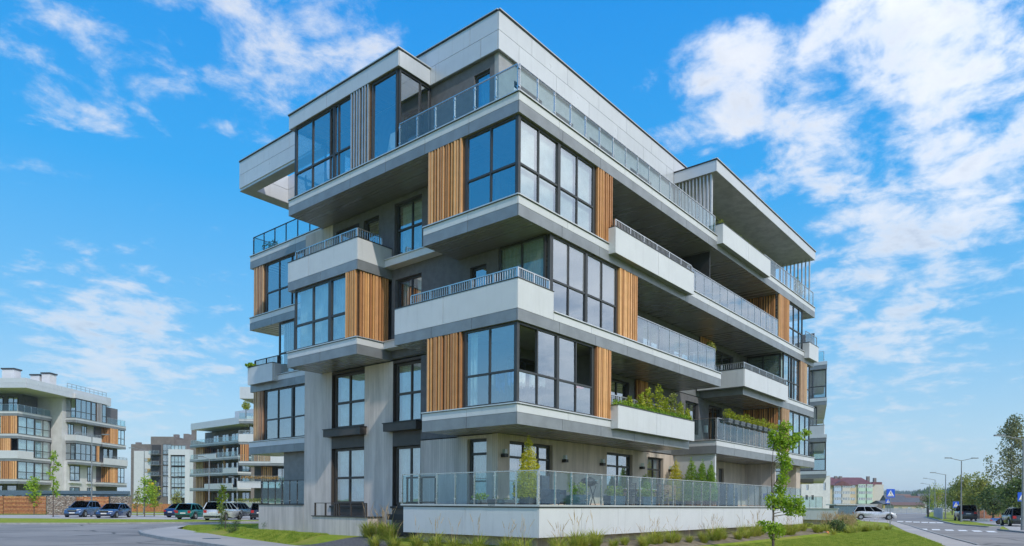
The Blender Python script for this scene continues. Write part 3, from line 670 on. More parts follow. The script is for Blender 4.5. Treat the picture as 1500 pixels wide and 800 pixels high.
# far wing
OCHS = mat('ochre_soffit', (.62, .50, .28), .6)
def wing():
    P = [(49.1, 4.2), (64, 8.6), (64, 26), (49.1, 26)]
    I = [(50.2, 5.6), (64, 9.6), (64, 26), (50.2, 26)]
    mb = MB(); mb.prism(I, 4.15, 17.6); mb.build('wing_wall', PLAST, A)
    for T in (T1, T2, T3, T4):
        mb = MB(); mb.prism(P, T - .66, T - .31, 1); c = mb.build('floor_slab', [WHITE, GREY], A)
        mb = MB(); mb.prism([(49.08, 4.17), (64, 8.57), (64, 26), (49.08, 26)], T - .30, T - .0, 0); mb.build('panel', WHITE, c)
    B('pillar', A, (50.3, 51.2, 11.0, 12.0, .4, 4.15), CONC2); B('soffit', A, (50.5, 63, 9.5, 25, 4.10, 4.14), OCHS)
    f = Fr('X', 49.15)
    for T, Tn in ((T3, T4), (T1, T2)):
        glazing(A, f, 4.3, 9.5, T, Tn - .68, (5.5, 6.7, 7.9), (T + 1.06,), (), GLASSB, .09, .12, .1)
    glazing(A, Fr('X', 50.0), 5.3, 11, T2, T3 - .68, (6.5, 8), (), (), GLASSB, .09, 0, .1)
    parapet(f, 4.4, 9.6, T2 - .3, 8.95, -.05, .1); brail(A, f, 4.5, 9.6, 8.97, 9.5)
    parapet(f, 7.5, 12, T4 - .3, 15.4, -.05, .1); grail(A, f, 4.5, 7.5, T4, 15.6)
    B('planter', A, (44.0, 45.2, 5.2, 8.2, 5.0, 6.2), WHITE)
wing()
# far terrace beyond the first one
mb = MB(); mb.prism([(48.24, 3.04), (60, 6.9), (60, 30), (48.24, 30)], .43, 1.40); tw = mb.build('terrace_wall', WHITE, A)
ft = Fr('X', 48.2)
band(tw, ft, 3.0, 30, .43, 1.40, 0, .035, WHITE); B('coping', tw, (48.15, 48.6, 2.96, 30, 1.402, 1.46), FLASH)
mb = MB(); mb.prism([(48.6, 3.6), (60, 7.3), (60, 30), (48.6, 30)], -.1, .43); mb.build('plinth', CONC2, A)
grail(A, ft, 4.3, 20, 1.46, 2.5, .55, .1)

# ================================================================== GROUND
def gp(x, y, z=0.0):
    c, s = math.cos(ROLL), math.sin(ROLL); dx, dy = x - HPX, y - HPY
    ux = c * dx + s * dy; uy = -s * dx + c * dy
    r = F + RT * (ux / FPX) - UP * (uy / FPX); t = (z - CAM.z) / r.z
    return (CAM.x + r.x * t, CAM.y + r.y * t)
def hgt(x, y):
    dx = max(1.0 - x, 0, x - 31); dy = max(-.6 - y, 0, y - 20)
    d = math.hypot(dx, dy); k = min(1, max(0, (2.3 - d) / 1.9)); return .27 * k * k * (3 - 2 * k)
def axis(lo, hi, step, far):
    a = list(np.arange(lo, hi + .01, step)); s = step
    up = [hi]; 
    while up[-1] < far: s *= 1.35; up.append(up[-1] + s)
    s = step; dn = [lo]
    while dn[-1] > -far: s *= 1.35; dn.append(dn[-1] - s)
    return list(reversed(dn[1:])) + a + up[1:]
xs = axis(-12, 36, .5, 3500); ys = axis(-8, 26, .5, 3500)
V = [(x, y, hgt(x, y)) for y in ys for x in xs]; nx = len(xs)
Fc = [(j * nx + i, j * nx + i + 1, (j + 1) * nx + i + 1, (j + 1) * nx + i) for j in range(len(ys) - 1) for i in range(nx - 1)]
def grassmat():
    M = bpy.data.materials.new('lawn'); M.use_nodes = True; MATS['lawn'] = M; t = NT(M.node_tree)
    pos = t('ShaderNodeNewGeometry').outputs['Position']
    a = t('ShaderNodeTexNoise', {'Vector': pos, 'Scale': .35, 'Detail': 4.0}); b = t('ShaderNodeTexNoise', {'Vector': pos, 'Scale': 2.6, 'Detail': 6.0, 'Roughness': .7})
    c = t('ShaderNodeTexNoise', {'Vector': pos, 'Scale': 24.0, 'Detail': 4.0, 'Roughness': .7})
    col = t.mix(t.smooth(b.outputs[0], .35, .66), (.21, .30, .025), (.34, .40, .045))
    col = t.mix(t.math('MULTIPLY', t.smooth(a.outputs[0], .46, .62), .65), col, (.42, .34, .10))
    col = t.mix(t.math('MULTIPLY', t.smooth(c.outputs[0], .4, .7), .5), col, (.12, .20, .018))
    bs = t('ShaderNodeBsdfPrincipled', {'Base Color': col, 'Roughness': .9}); bs.inputs['Specular IOR Level'].default_value = .1
    t.l.new(t('ShaderNodeBump', {'Strength': .8, 'Distance': .05, 'Height': c.outputs[0]}).outputs[0], bs.inputs['Normal'])
    t.l.new(bs.outputs[0], t('ShaderNodeOutputMaterial').inputs[0]); return M
LAWN = grassmat()
def asphalt(name, col, patch, crack=True):
    M = bpy.data.materials.new(name); M.use_nodes = True; MATS[name] = M; t = NT(M.node_tree)
    pos = t('ShaderNodeNewGeometry').outputs['Position']
    a = t('ShaderNodeTexNoise', {'Vector': pos, 'Scale': .22, 'Detail': 5.0, 'Roughness': .6, 'Distortion': .6}); b = t('ShaderNodeTexNoise', {'Vector': pos, 'Scale': 30.0, 'Detail': 5.0, 'Roughness': .8})
    w = t('ShaderNodeTexVoronoi', {'Vector': t.vmath('ADD', pos, a.outputs['Color']).outputs[0], 'Scale': .16}, feature='DISTANCE_TO_EDGE')
    c = t.mix(t.smooth(a.outputs[0], .38, .62), col, patch)
    c = t.mix(t.math('MULTIPLY', b.outputs[0], .45), c, tuple(q * .55 for q in col))
    if crack: c = t.mix(t.math('MULTIPLY', t.smooth(w.outputs['Distance'], .022, .0), .75), c, (.035, .034, .033))
    bs = t('ShaderNodeBsdfPrincipled', {'Base Color': c, 'Roughness': .82})
    t.l.new(t('ShaderNodeBump', {'Strength': .4, 'Distance': .01, 'Height': b.outputs[0]}).outputs[0], bs.inputs['Normal'])
    t.l.new(bs.outputs[0], t('ShaderNodeOutputMaterial').inputs[0]); return M
ASPH = asphalt('asphalt', (.27, .25, .232), (.36, .33, .30)); PAVE = asphalt('paving', (.46, .43, .40), (.54, .50, .46), False)
KERB = mat('kerb_concrete', (.36, .36, .35), .8, 0, .1, 3); GRAV = mat('dark_gravel', (.14, .14, .145), .95, 0, .3, 18, bump=.8, bscale=30)
DIRT = mat('dry_soil', (.22, .18, .12), .95, 0, .2, 3, bump=.5, bscale=20)
me = bpy.data.meshes.new('ground'); me.from_pydata(V, [], Fc); me.materials.append(LAWN); g = newobj('ground', me, kind='structure')
import bmesh
def sheet(name, pts, z, m, drape=False):
    bm = bmesh.new(); vs = [bm.verts.new((p[0], p[1], z)) for p in pts]; f = bm.faces.new(vs); f.normal_update()
    if f.normal.z < 0: f.normal_flip()
    bmesh.ops.triangulate(bm, faces=bm.faces[:])
    if drape:
        for _ in range(4): bmesh.ops.subdivide_edges(bm, edges=[e for e in bm.edges if e.calc_length() > .6], cuts=1, use_grid_fill=False); bmesh.ops.triangulate(bm, faces=bm.faces[:])
        for v in bm.verts: v.co.z = hgt(v.co.x, v.co.y) + z
    me = bpy.data.meshes.new(name); bm.to_mesh(me); bm.free(); me.materials.append(m)
    return newobj(name, me, kind='structure')
def kerb(name, pts, z=.11, w=.14):
    mb = MB()
    for p, q in zip(pts[:-1], pts[1:]):
        p = Vector((p[0], p[1], 0)); q = Vector((q[0], q[1], 0)); d = (q - p); 
        if d.length < .05: continue
        n = Vector((-d.y, d.x, 0)).normalized() * w / 2
        k = len(mb.v); 
        for zz in (-.05, z): mb.v += [tuple(p - n + UP * zz), tuple(q - n + UP * zz), tuple(q + n + UP * zz), tuple(p + n + UP * zz)]
        mb.f += [tuple(k + i for i in f) for f in BOXF]; mb.mi += [0] * 6
    return mb.build(name, KERB, kind='structure')
c2 = lambda px, d: tuple(cf(px, d))[:2]
swn = [gp(205, 777.6, .12), gp(222, 774.5, .12), gp(262, 770.5, .12)]
swf = [gp(205, 777.6, .12), gp(209, 781, .12), gp(240, 787, .12), gp(339, 800.5, .12), c2(450, 21)]
sheet('road', [c2(-900, 14), c2(-600, 70), gp(0, 768), gp(130, 768), gp(300, 766.2), gp(500, 763.5), gp(500, 765), gp(380, 766.8), gp(290, 768.6)] + swn[::-1] + swf[1:] + [c2(200, 9)], .005, ASPH)
sheet('pavement', swn[::-1] + swf[1:] + [c2(620, 19), gp(470, 803, .12), gp(417, 797, .12), gp(330, 785.5, .12), gp(259, 773.9, .12), gp(273, 770.2, .12)], .12, PAVE)
kerb('kerb', swn[::-1] + swf[1:], .135); kerb('kerb', [gp(-60, 768.3), gp(0, 768.2), gp(130, 768.1), gp(300, 766.3), gp(500, 763.6)])
sheet('car_park', [c2(-40, 66), c2(470, 64), c2(470, 84), c2(200, 88), c2(-40, 80)], .006, PAVE)
sheet('path', [c2(190, 96), c2(300, 92), c2(300, 99), c2(190, 103)], .006, PAVE)
sheet('gravel_strip', [gp(410, 798, .05), gp(470, 792, .15), gp(545, 789, .2), gp(600, 787, .25), (1.2, 6.5), (-.5, 5.5), gp(560, 803, .1), gp(470, 806)], .012, GRAV, True)
sheet('planting_bed', [(-.9, 5.6), (-1.3, 4.5), (-1.3, -2.3), (12, -2.35), (27, -2.2), (27, 1), (0, -.5)], .010, DIRT, True)
lawnR = [gp(1385, 800), gp(1356, 790), gp(1328, 779), gp(1305, 768)]; swR = [gp(1434, 799), gp(1395, 789), gp(1350, 776), gp(1332, 770), gp(1314, 765)]
sheet('pavement', [c2(1480, 19)] + lawnR + [gp(1300, 766)] + swR[::-1] + [c2(1540, 19)], .012, PAVE)
isl = [gp(1355, 757.5), gp(1371, 762), gp(1382, 765), gp(1400, 769), gp(1447, 772.7), gp(1466, 772.7)]
isl2 = [gp(1462, 777), gp(1480, 779), gp(1500, 781), gp(1580, 785)]
sheet('road', [c2(1540, 19)] + swR + [gp(1290, 760.5), gp(1300, 756), gp(1312, 751), gp(1360, 751)] + isl + isl2 + [c2(1900, 24), c2(1700, 15)], .005, ASPH)
kerb('kerb', isl); kerb('kerb', isl2); kerb('kerb', swR, .05)
sheet('driveway', [gp(1248, 757), gp(1290, 754.5), gp(1302, 756), gp(1290, 760.5), gp(1314, 765), gp(1300, 766), gp(1262, 763)], .009, PAVE)
sheet('parking_bay', [gp(1405, 761.5), gp(1420, 763.5), gp(1470, 771.5), gp(1480, 777), gp(1510, 779.5), gp(1580, 782), gp(1640, 764), gp(1440, 758.5)], .007, PAVE)
sheet('path', [gp(1165, 773), gp(1205, 775.5), gp(1215, 774), gp(1180, 771.8)], .01, PAVE)
mc = MB(); mc.tube((*gp(310, 789, .12), .118), (*gp(310, 789, .12), .126), .36, .36, 16); mc.build('manhole_cover', FRAME, kind='structure')
ROADP = mat('road_paint', (.85, .85, .83), .7, 0, .05, 9)
def stripes(lst, hw, hl):
    for x, y in lst:
        c = Vector((*gp(x, y), .011)); mb = MB(); a = RT * hw; b = (F * .866 + RT * .5) * hl; a = (RT * .866 - F * .5) * hw
        mb.poly([c - a - b, c + a - b, c + a + b, c - a + b]); mb.build('crossing_stripe', ROADP, kind='structure')
stripes([(1352.5, 775.5), (1371, 776.1), (1390.5, 776.8), (1410, 777.4), (1431, 778.2), (1452, 779)], .25, 1.4)
stripes([(1318.7, 764), (1331, 764.5), (1342.5, 765), (1354.5, 765.4), (1366, 765.9), (1377, 766)], .30, 2.2)

# ================================================================== PLANTS
LEAF = leafmat('sapling_leaves', (.19, .36, .02), (.42, .56, .05), .4, 4)
LEAFY = leafmat('yellow_green_leaves', (.24, .34, .03), (.50, .50, .04), .35, 5)
LEAFD = leafmat('dark_leaves', (.08, .14, .035), (.18, .24, .06), .25, 1.2)
LEAFB = leafmat('birch_leaves', (.17, .20, .09), (.32, .32, .15), .3, .7)
LEAFO = leafmat('olive_leaves', (.19, .24, .045), (.38, .38, .08), .3, .5)
THUJ = leafmat('thuja_green', (.14, .32, .03), (.36, .50, .05), .3, 5)
THUY = leafmat('thuja_yellow', (.44, .46, .02), (.72, .64, .05), .3, 5)
PINEM = leafmat('pine_needles', (.05, .10, .03), (.12, .18, .06), .2, 3)
BARK = mat('bark', (.13, .10, .08), .9, 0, .25, 12, bump=.6); BARKW = mat('birch_bark', (.42, .40, .37), .8, 0, .35, 3)
TGR = leafmat('tall_grass', (.26, .35, .04), (.52, .50, .10), .3, 4); TAN = mat('seed_heads', (.48, .34, .18), .9, 0, .2, 8)
nr = np.random.RandomState(3)
def leafcloud(lobes, n, size, m, name, parent=None, flat=.6, shell=.5, clump=1.0):
    """many small leaf faces spread through ellipsoid lobes (cx,cy,cz,rx,ry,rz)"""
    L = np.array(lobes, float); w = (L[:, 3] * L[:, 4] * L[:, 5]) ** .75; w /= w.sum(); idx = nr.choice(len(L), n, p=w)
    d = nr.normal(size=(n, 3)); d /= np.linalg.norm(d, axis=1)[:, None]; r = nr.rand(n) ** shell
    # clumps
    cl = nr.normal(size=(60, 3)); cl /= np.linalg.norm(cl, axis=1)[:, None]
    dots = d @ cl.T; near = dots.max(1); r *= 1 - clump * (.45 - .45 * np.clip((near - .72) / .2, 0, 1))
    P = L[idx, :3] + d * r[:, None] * L[idx, 3:6]
    a = nr.normal(size=(n, 3)); a /= np.linalg.norm(a, axis=1)[:, None]; b = np.cross(a, nr.normal(size=(n, 3))); b /= np.linalg.norm(b, axis=1)[:, None]
    s = size * (.6 + .8 * nr.rand(n))[:, None]
    v = np.stack([P - a * s, P - b * s * flat, P + a * s, P + b * s * flat], 1).reshape(-1, 3)
    me = bpy.data.meshes.new(name); me.vertices.add(4 * n); me.vertices.foreach_set('co', v.ravel()); me.loops.add(4 * n); me.loops.foreach_set('vertex_index', np.arange(4 * n, dtype=np.int32))
    me.polygons.add(n); me.polygons.foreach_set('loop_start', np.arange(0, 4 * n, 4, dtype=np.int32)); me.polygons.foreach_set('loop_total', np.full(n, 4, np.int32))
    me.materials.append(m); me.update(); me.validate()
    return newobj(name, me, parent)
def tree(pos, h, lobes, n, leaf, m, label, trunk=.1, bark=None, name='tree', cat='tree', group=None, t0=.55, limbs=True, lean=0):
    t = thing(name, label, cat, pos, VR, group)
    mb = MB(); r = random.Random(int(h * 100)); pts = [Vector((0, 0, -.05)), Vector((lean * .3, 0, h * .3)), Vector((lean * .6 + r.uniform(-.02, .02) * h, .01 * h, h * .6)), Vector((lean, 0, h * .93))]
    for i in range(3): mb.tube(pts[i], pts[i + 1], trunk * (1 - .3 * i), trunk * (1 - .3 * (i + 1)), 7)
    if limbs:
        for L in lobes:
            for _ in range(2 if len(lobes) < 12 else 1):
                z = max(h * .15, min(h * .9, L[2] - abs(L[5]) * r.uniform(.3, .9))); k = z / (h * .93)
                e = Vector((L[0] + r.uniform(-.4, .4) * L[3], L[1] + r.uniform(-.4, .4) * L[4], L[2] + r.uniform(-.2, .5) * L[5]))
                mb.tube((lean * k, 0, z), e, trunk * .38, trunk * .10, 5)
    mb.build('trunk', bark or BARK, t)
    leafcloud(lobes, n, leaf, m, 'crown', t)
    return t
def at3(px, d): p = cf(px, d); return (p.x, p.y, 0)
# young tree in front of the terrace: lobes as (lateral, depth, height)
K = 25 / FPX
def LB(px, y, r, ry=None, rr=None): return ((px - 1134) * K, rnd.uniform(-.1, .1), 1.6 + (743 - y) * K, r * K, (rr or r * .8) * K, (ry or r) * K)
tree(at3(1133, 25), 4.4, [LB(1140, 645, 15, 18), LB(1150, 628, 12, 11), LB(1152, 650, 20, 14), LB(1168, 642, 12, 8), LB(1182, 634, 8, 6), LB(1130, 640, 6, 14), LB(1147, 670, 11, 12), LB(1152, 682, 10, 14), LB(1148, 702, 9, 14), LB(1145, 718, 10, 12),
      LB(1135, 735, 15, 15), LB(1150, 738, 14, 14), LB(1168, 738, 12, 12), LB(1175, 750, 10, 9), LB(1160, 750, 12, 8), LB(1130, 774, 15, 10), LB(1145, 778, 10, 10), LB(1118, 767, 9, 4), LB(1137, 787, 9, 7)], 5200, .047, LEAF,
     'slender young tree with bright green leaves on the lawn before the terrace', .05, name='young_tree')
# tall birch and bushes on the right
def lobset(n, w, h0, h1, r, seed, dep=.8, taper=.5):
    q = random.Random(seed); o = []
    for i in range(n):
        k = i / (n - 1); z = h0 + (h1 - h0) * k; ww = w * (1 - taper * k) * q.uniform(.55, 1)
        o.append((q.uniform(-1, 1) * ww, q.uniform(-1, 1) * ww * dep, z, r * q.uniform(.7, 1.3), r * q.uniform(.7, 1.2), r * q.uniform(.7, 1.2)))
    return o
tree(at3(1482, 80), 11.8, lobset(26, 2.6, 2.2, 11.4, 1.05, 5, taper=.75) + [(-2.3, 0, 5.5, .9, .9, 1.3), (-2.7, 0, 6.9, .6, .6, .8), (1.8, 0, 6, 1.3, 1, 1.5), (2.2, 0, 4, 1.5, 1, 1.5)], 6500, .12, LEAFB, 'tall thin birch with grey green drooping leaves at right edge', .16, BARKW, 'birch_tree')
for px, d, h, w, r, n, m, lab, s in ((1410, 105, 6.6, 1.8, 1.4, 3200, LEAFO, 'bushy olive tree nearest the double arm street lamp', 1), (1434, 98, 6.3, 1.7, 1.4, 3200, LEAFO, 'round yellowish green tree behind the dark parked van', 2),
        (1455, 90, 4.6, 2.0, 1.2, 2800, LEAFD, 'dark dense bush tree left of the birch', 3), (1496, 76, 5.2, 1.8, 1.3, 3000, LEAFD, 'dark evergreen under the birch at right edge', 4), (1470, 100, 4.0, 2.2, 1.2, 2200, LEAFY, 'light green shrub tree behind the flat trailer', 6),
        (1373, 180, 7.6, 1.8, 1.8, 1500, LEAFY, 'narrow yellow green tree beyond the end of the street', 7), (1358, 190, 5.6, 2.4, 1.8, 1500, LEAFD, 'low round dark tree beyond the barrier', 8), (1395, 150, 5, 2.4, 1.6, 1500, LEAFD, 'dark shrubby tree beside the far lamp post', 9)):
    tree(at3(px, d), h, lobset(9, w, h * .3, h * .82, r, s), n, .14, m, lab, .14)
# saplings on the left
for px, d, h, w, r, n, m, lab, s, l in ((78, 72, 7.0, .7, .42, 420, LEAF, 'tall spindly sapling before the gabion wall', 11, .12), (50, 84, 4.4, .8, .7, 500, LEAF, 'bright green young tree behind the plank fence', 12, .14), (212, 76, 4.3, 1.2, .75, 800, LEAF, 'round headed young tree right of the dark sedan', 13, .11),
        (226, 78, 3.6, .8, .6, 500, LEAFY, 'yellow green sapling beside the round headed one', 14, .11), (201, 80, 3.0, .5, .45, 260, LEAFO, 'small brownish sapling left of the round headed tree', 15, .1), (325, 52, 2.9, .7, .33, 300, LEAFY, 'lime yellow sapling above the white estate car', 16, .09),
        (258, 84, 2.9, .5, .6, 400, LEAFO, 'small dull green tree before the white framed block', 17, .1), (432, 40, 4.1, .8, .55, 800, LEAFY, 'sunlit green tree half hidden by the concrete pier', 18, .09)):
    tree(at3(px, d), h, lobset(9, w, h * .35, h * .93, r, s, taper=.6), n, l, m, lab, .06)
for px, y0, d, h, lab, s in ((330, 0, 34.5, 1.35, 'feathery young pine before the green hatchback', 1), (345, 0, 33, .65, 'low pine shoot beside the feathery pine', 2), (395, 0, 34.5, .8, 'small pine before the white estate car', 3)):
    t = thing('young_pine', lab, 'tree', at3(px, d), VR); mb = MB(); mb.tube((0, 0, 0), (.03, 0, h), .03, .01); mb.build('trunk', BARK, t)
    lo = [(nr.uniform(-.5, .5) * h * .6, nr.uniform(-.3, .3), h * k, .28 * h ** .5, .25, .16) for k in (.2, .3, .4, .5, .65, .8, .95, 1.05)]
    leafcloud(lo, 900, .055, PINEM, 'crown', t, flat=.12)
ORD = 'nearest second third fourth fifth sixth seventh eighth ninth tenth eleventh twelfth thirteenth fourteenth fifteenth sixteenth seventeenth eighteenth nineteenth twentieth'.split()
ORD += ['twenty-' + w for w in 'first second third fourth fifth sixth seventh eighth ninth'.split()] + ['thirtieth'] + ['thirty-' + w for w in 'first second third fourth fifth sixth seventh eighth ninth'.split()] + ['fortieth'] + ['forty-' + w for w in 'first second third fourth fifth sixth seventh eighth ninth'.split()]
CNT = {}
def ordl(k):
    CNT[k] = CNT.get(k, -1) + 1; return ORD[CNT[k]]
# conical thujas on the terrace
def thuja(x, y, h, r, lab, m, pot):
    t = thing('thuja_in_pot', lab, 'potted tree', (x, y, 1.53)); 
    B('pot', t, (-.2, .2, -.2, .2, 0, .34), pot)
    mb = MB(); mb.tube((0, 0, .3), (0, 0, h * .9), .03, .01); mb.build('trunk', BARK, t)
    r *= 1.45
    lo = [(nr.uniform(-.04, .04), nr.uniform(-.04, .04), .42 + (h - .5) * k, r * (1 - k) ** .72 + .05, r * (1 - k) ** .72 + .05, .17) for k in np.linspace(0, 1, 11)]
    leafcloud(lo, 9000, .027, m, 'foliage', t, flat=.45, shell=.3, clump=.25)
POTB = mat('slate_blue_pot', (.07, .11, .15), .5); POTT = mat('terracotta_pot', (.30, .13, .07), .7); POTG = mat('grey_planter', (.12, .14, .16), .6)
thuja(1.55, .75, 2.4, .36, 'largest yellow green conical thuja near the terrace corner', THUY, POTG)
thuja(14.55, 1.75, 2.35, .40, 'broad yellowish conical thuja nearest the wall lamp', THUY, POTB)
thuja(14.6, .95, 2.4, .36, 'tall dark green conical thuja with a thin tip, second from wall', THUJ, POTT)
thuja(14.7, .45, 2.25, .30, 'medium green conical thuja, third of the four at the white divider', THUJ, POTT)
thuja(14.8, .05, 2.15, .25, 'slimmest conical thuja at the edge of white divider wall', THUJ, POTT)
thuja(11.2, 1.6, 1.45, .26, 'short dark green thuja behind the garden table', THUJ, POTG)
def planter(x, y, z, w, h, fh, m, lab, pot, cat='planter', n=500, name='planter_box', leaf=.035, ay='x', group=None):
    t = thing(name, lab, cat, (x, y, z), group=group); d = .3
    a, b = (w / 2, d / 2) if ay == 'x' else (d / 2, w / 2)
    mb = MB(); mb.box(-a, a, -b, b, 0, h * .48); mb.box(-a - .015, a + .015, -b - .015, b + .015, h * .52, h); mb.box(-a + .01, a - .01, -b + .01, b - .01, h * .47, h * .53)
    mb.build('trough', pot, t)
    k = max(2, int(w / .3)); lo = [((-a + (i + .5) * 2 * a / k) if ay == 'x' else 0, 0 if ay == 'x' else (-b + (i + .5) * 2 * b / k), h + fh * nr.uniform(.3, .5), .2, .2, fh * .55) for i in range(k)]
    leafcloud(lo, n, leaf, m, 'foliage', t)
planter(2.75, -.45, 1.53, 1.0, .42, .45, LEAFY, 'slatted slate planter with yellow shrub left of the grill', POTB)
planter(5.15, -.45, 1.53, 1.0, .42, .45, LEAFY, 'slatted slate planter with yellow shrub right of the grill', POTB)
planter(7.55, -.45, 1.53, 1.0, .42, .38, LEAFY, 'slatted slate planter in front of the garden table', POTB)
planter(.45, 1.0, 1.53, 1.0, .24, .06, LEAFD, 'long low slate trough beside the big thuja', POTG, n=30)
planter(.5, 2.0, 1.53, .6, .22, .26, LEAF, 'low dark bowl with a small round shrub at left of terrace', POTG, n=260)
# plants on upper parapets
t = thing('hedge_in_planter', 'long planter hedge of dark and lime shrubs on the first floor balcony', 'hedge', (5.7, -.12, 5.36))
leafcloud([(i * .3, nr.uniform(-.08, .08), .06 + nr.uniform(0, .08), .26, .2, .16) for i in range(22)], 3800, .032, THUJ, 'low_hedge', t)
for i, (x, h, r) in enumerate(((2.1, .55, .3), (2.7, .95, .38), (3.6, 1.15, .42), (4.2, .7, .35), (4.9, .95, .4), (1.2, .35, .22), (5.6, .65, .3), (6.3, .42, .25))):
    leafcloud([(x + nr.uniform(-.1, .1), .1, h * .3, r, r * .8, .3), (x, .1, h * .75, r * .75, r * .6, .3), (x + .1, .1, h, r * .4, r * .4, .2)], 420, .045, LEAFY if i != 4 else LEAFO, 'shrub', t)
t = thing('hanging_shrubs', 'spiky blue green shrub standing at the end of planter hedge', 'shrub', (12.9, .7, 4.84)); leafcloud([(0, 0, .4, .4, .4, .4), (.1, 0, .8, .25, .25, .35)], 700, .05, PINEM, 'foliage', t, flat=.2)
for i in range(9):
    x = 16.6 + i * .82
    planter(x, -.02, T1 + .92, .5, .2, .42 if i % 3 else .55, LEAFY, 'hanging trough with yellow shrub on the first floor glass railing, ' + ordl('e') + ' from its near corner', POTG, 'flower box', 260, 'hanging_flower_box', group='flower boxes hanging on the first floor glass railing')
t = thing('balcony_plants', 'row of small green plants behind the top floor white parapet', 'plants', (15.6, -.1, 15.2))
for i in range(13): leafcloud([(i * .45, .05, .12 * nr.uniform(.6, 1.6), .2, .15, .16 * nr.uniform(.6, 1.5))], 110, .035, LEAFD if i % 2 else LEAFO, 'plant', t)
for nm, lab, x, y, z, r, h, m in (('potted_plant', 'leafy plant behind the far left roof railing', 3.2, 19.2, T4, .6, .7, LEAFD), ('potted_plant', 'dark shrub by the louvres at awning end', 29.4, .6, T4 + .2, .35, 1.5, LEAFD), ('potted_plant', 'small green tuft on the far left balcony', 2.35, 19.9, 8.7, .3, .2, LEAF), ('potted_plant', 'hanging yellow plant in dark second floor corner', 16.6, .9, T2 + 1.3, .3, .5, LEAFO),
        ('potted_plant', 'yellow shrub in the white planter before the far wing', 44.6, 6.4, 6.2, .9, .5, LEAFY)):
    t = thing(nm, lab, 'plant', (x, y, z)); leafcloud([(0, 0, h * .4, r, r, h * .5), (.1, .1, h * .8, r * .6, r * .6, h * .4)], 300, .06, m, 'foliage', t)
    mb = MB(); mb.tube((0, 0, 0), (0, 0, h * .5), .02); mb.build('stem', BARK, t)
# ornamental grass
def tuft(seed, n=210, h=.62, w=.62, heads=9, hh=1.15):
    q = random.Random(seed); mb = MB()
    for i in range(n):
        a = q.uniform(0, 6.28); b = q.uniform(.02, .16); l = h * q.choice((.45, .6, .8, .95, 1.1)) * q.uniform(.8, 1.15); o = w * q.uniform(.15, 1.1)
        p0 = Vector((math.cos(a) * b, math.sin(a) * b, 0)); p1 = p0 + Vector((math.cos(a) * o * .4, math.sin(a) * o * .4, l * .65)); p2 = p0 + Vector((math.cos(a) * o, math.sin(a) * o, l * q.uniform(.75, 1)))
        s = Vector((-math.sin(a), math.cos(a), 0)) * .009
        mb.poly([p0 - s, p0 + s, p1 + s, p1 - s]); mb.poly([p1 - s, p1 + s, p2])
    for i in range(heads):
        a = q.uniform(0, 6.28); o = q.uniform(.05, .4); l = hh * q.uniform(.75, 1.1); p1 = Vector((math.cos(a) * o * .6, math.sin(a) * o * .6, l * .8)); p2 = Vector((math.cos(a) * o, math.sin(a) * o, l))
        mb.tube((0, 0, 0), p1, .003, .003, 3, 1); mb.tube(p1, p2, .010, .004, 4, 1)
    return mb.mesh('grass_tuft', [TGR, TAN])
tufts = [tuft(i, heads=(3, 5, 8, 4, 6, 2)[i]) for i in range(6)]
shortt = [tuft(20 + i, 120, .42, .5, 2, .7) for i in range(3)]
tallt = [tuft(30 + i, 50, .6, .3, 26, 1.15) for i in range(2)]
q = random.Random(4)
def putgrass(me, x, y, s, lab, grp, n='grass_tuft'):
    o = bpy.data.objects.new(n, me); COL.objects.link(o); o.location = (x, y, hgt(x, y)); o.rotation_euler = (0, 0, q.uniform(0, 6.28)); o.scale = (s, s, s * q.uniform(.9, 1.1)); tag(o, lab, 'grass tuft', grp)
x = -.2
while x < 26.5:
    putgrass(q.choice(tufts), x, -1.75 + q.uniform(-.32, .32), q.uniform(.55, 1.05), 'feathery grass tuft along the long terrace wall, ' + ordl('a') + ' from the front corner', 'ornamental grasses along the terrace wall'); x += q.uniform(.40, 1.15)
y = -.9
while y < 6.2:
    putgrass(q.choice(tufts), -.75 + q.uniform(-.2, .2), y, q.uniform(.85, 1.15), 'grass tuft below the short left terrace wall, ' + ordl('b') + ' from the front corner', 'ornamental grasses below the left terrace wall'); y += q.uniform(.7, 1.1)
for gx in sorted(q.uniform(24, 38) for _ in range(26)): putgrass(q.choice(shortt), gx, q.uniform(-3.3, -1.6) + .0, q.uniform(.8, 1.2), 'low dull grass tuft beyond the terrace end, ' + ordl('f') + ' along the strip', 'low grasses beyond the terrace end')
for i in range(5): putgrass(q.choice(tufts), .55 + q.uniform(-.5, .3), 6.3 + i * .42, 1.1, 'dense grass tuft beside the concrete planter, ' + ordl('c') + ' from the terrace', 'grasses beside the concrete planter')
for i in range(14): p = cf(1206 + i * 3.6, 47 + q.uniform(-2, 3)); putgrass(q.choice(tallt), p.x, p.y, 1.0, 'straw coloured reed grass beyond the terrace, ' + ordl('d') + ' from the left', 'straw coloured reed grasses')
for px, d, r, lab, m in ((1240, 56, .95, 'round dark green shrub before the silver car', LEAFD), (1222, 42, .8, 'spreading olive shrub at the corner of the lawn', PINEM), (1237, 48, .7, 'yellowish shrub beside the reed grasses', LEAFO), (1185, 46, .5, 'thin straggly shrub before the far terrace wall', LEAFO)):
    t = thing('garden_shrub', lab, 'shrub', at3(px, d), VR); leafcloud([(q.uniform(-.5, .5) * r, q.uniform(-.4, .4) * r, r * q.uniform(.25, .65), r * .6, r * .6, r * .5) for _ in range(7)], 1500, .05, m, 'foliage', t); mb = MB(); mb.tube((0, 0, 0), (0, 0, r * .6), .04); mb.build('stem', BARK, t)

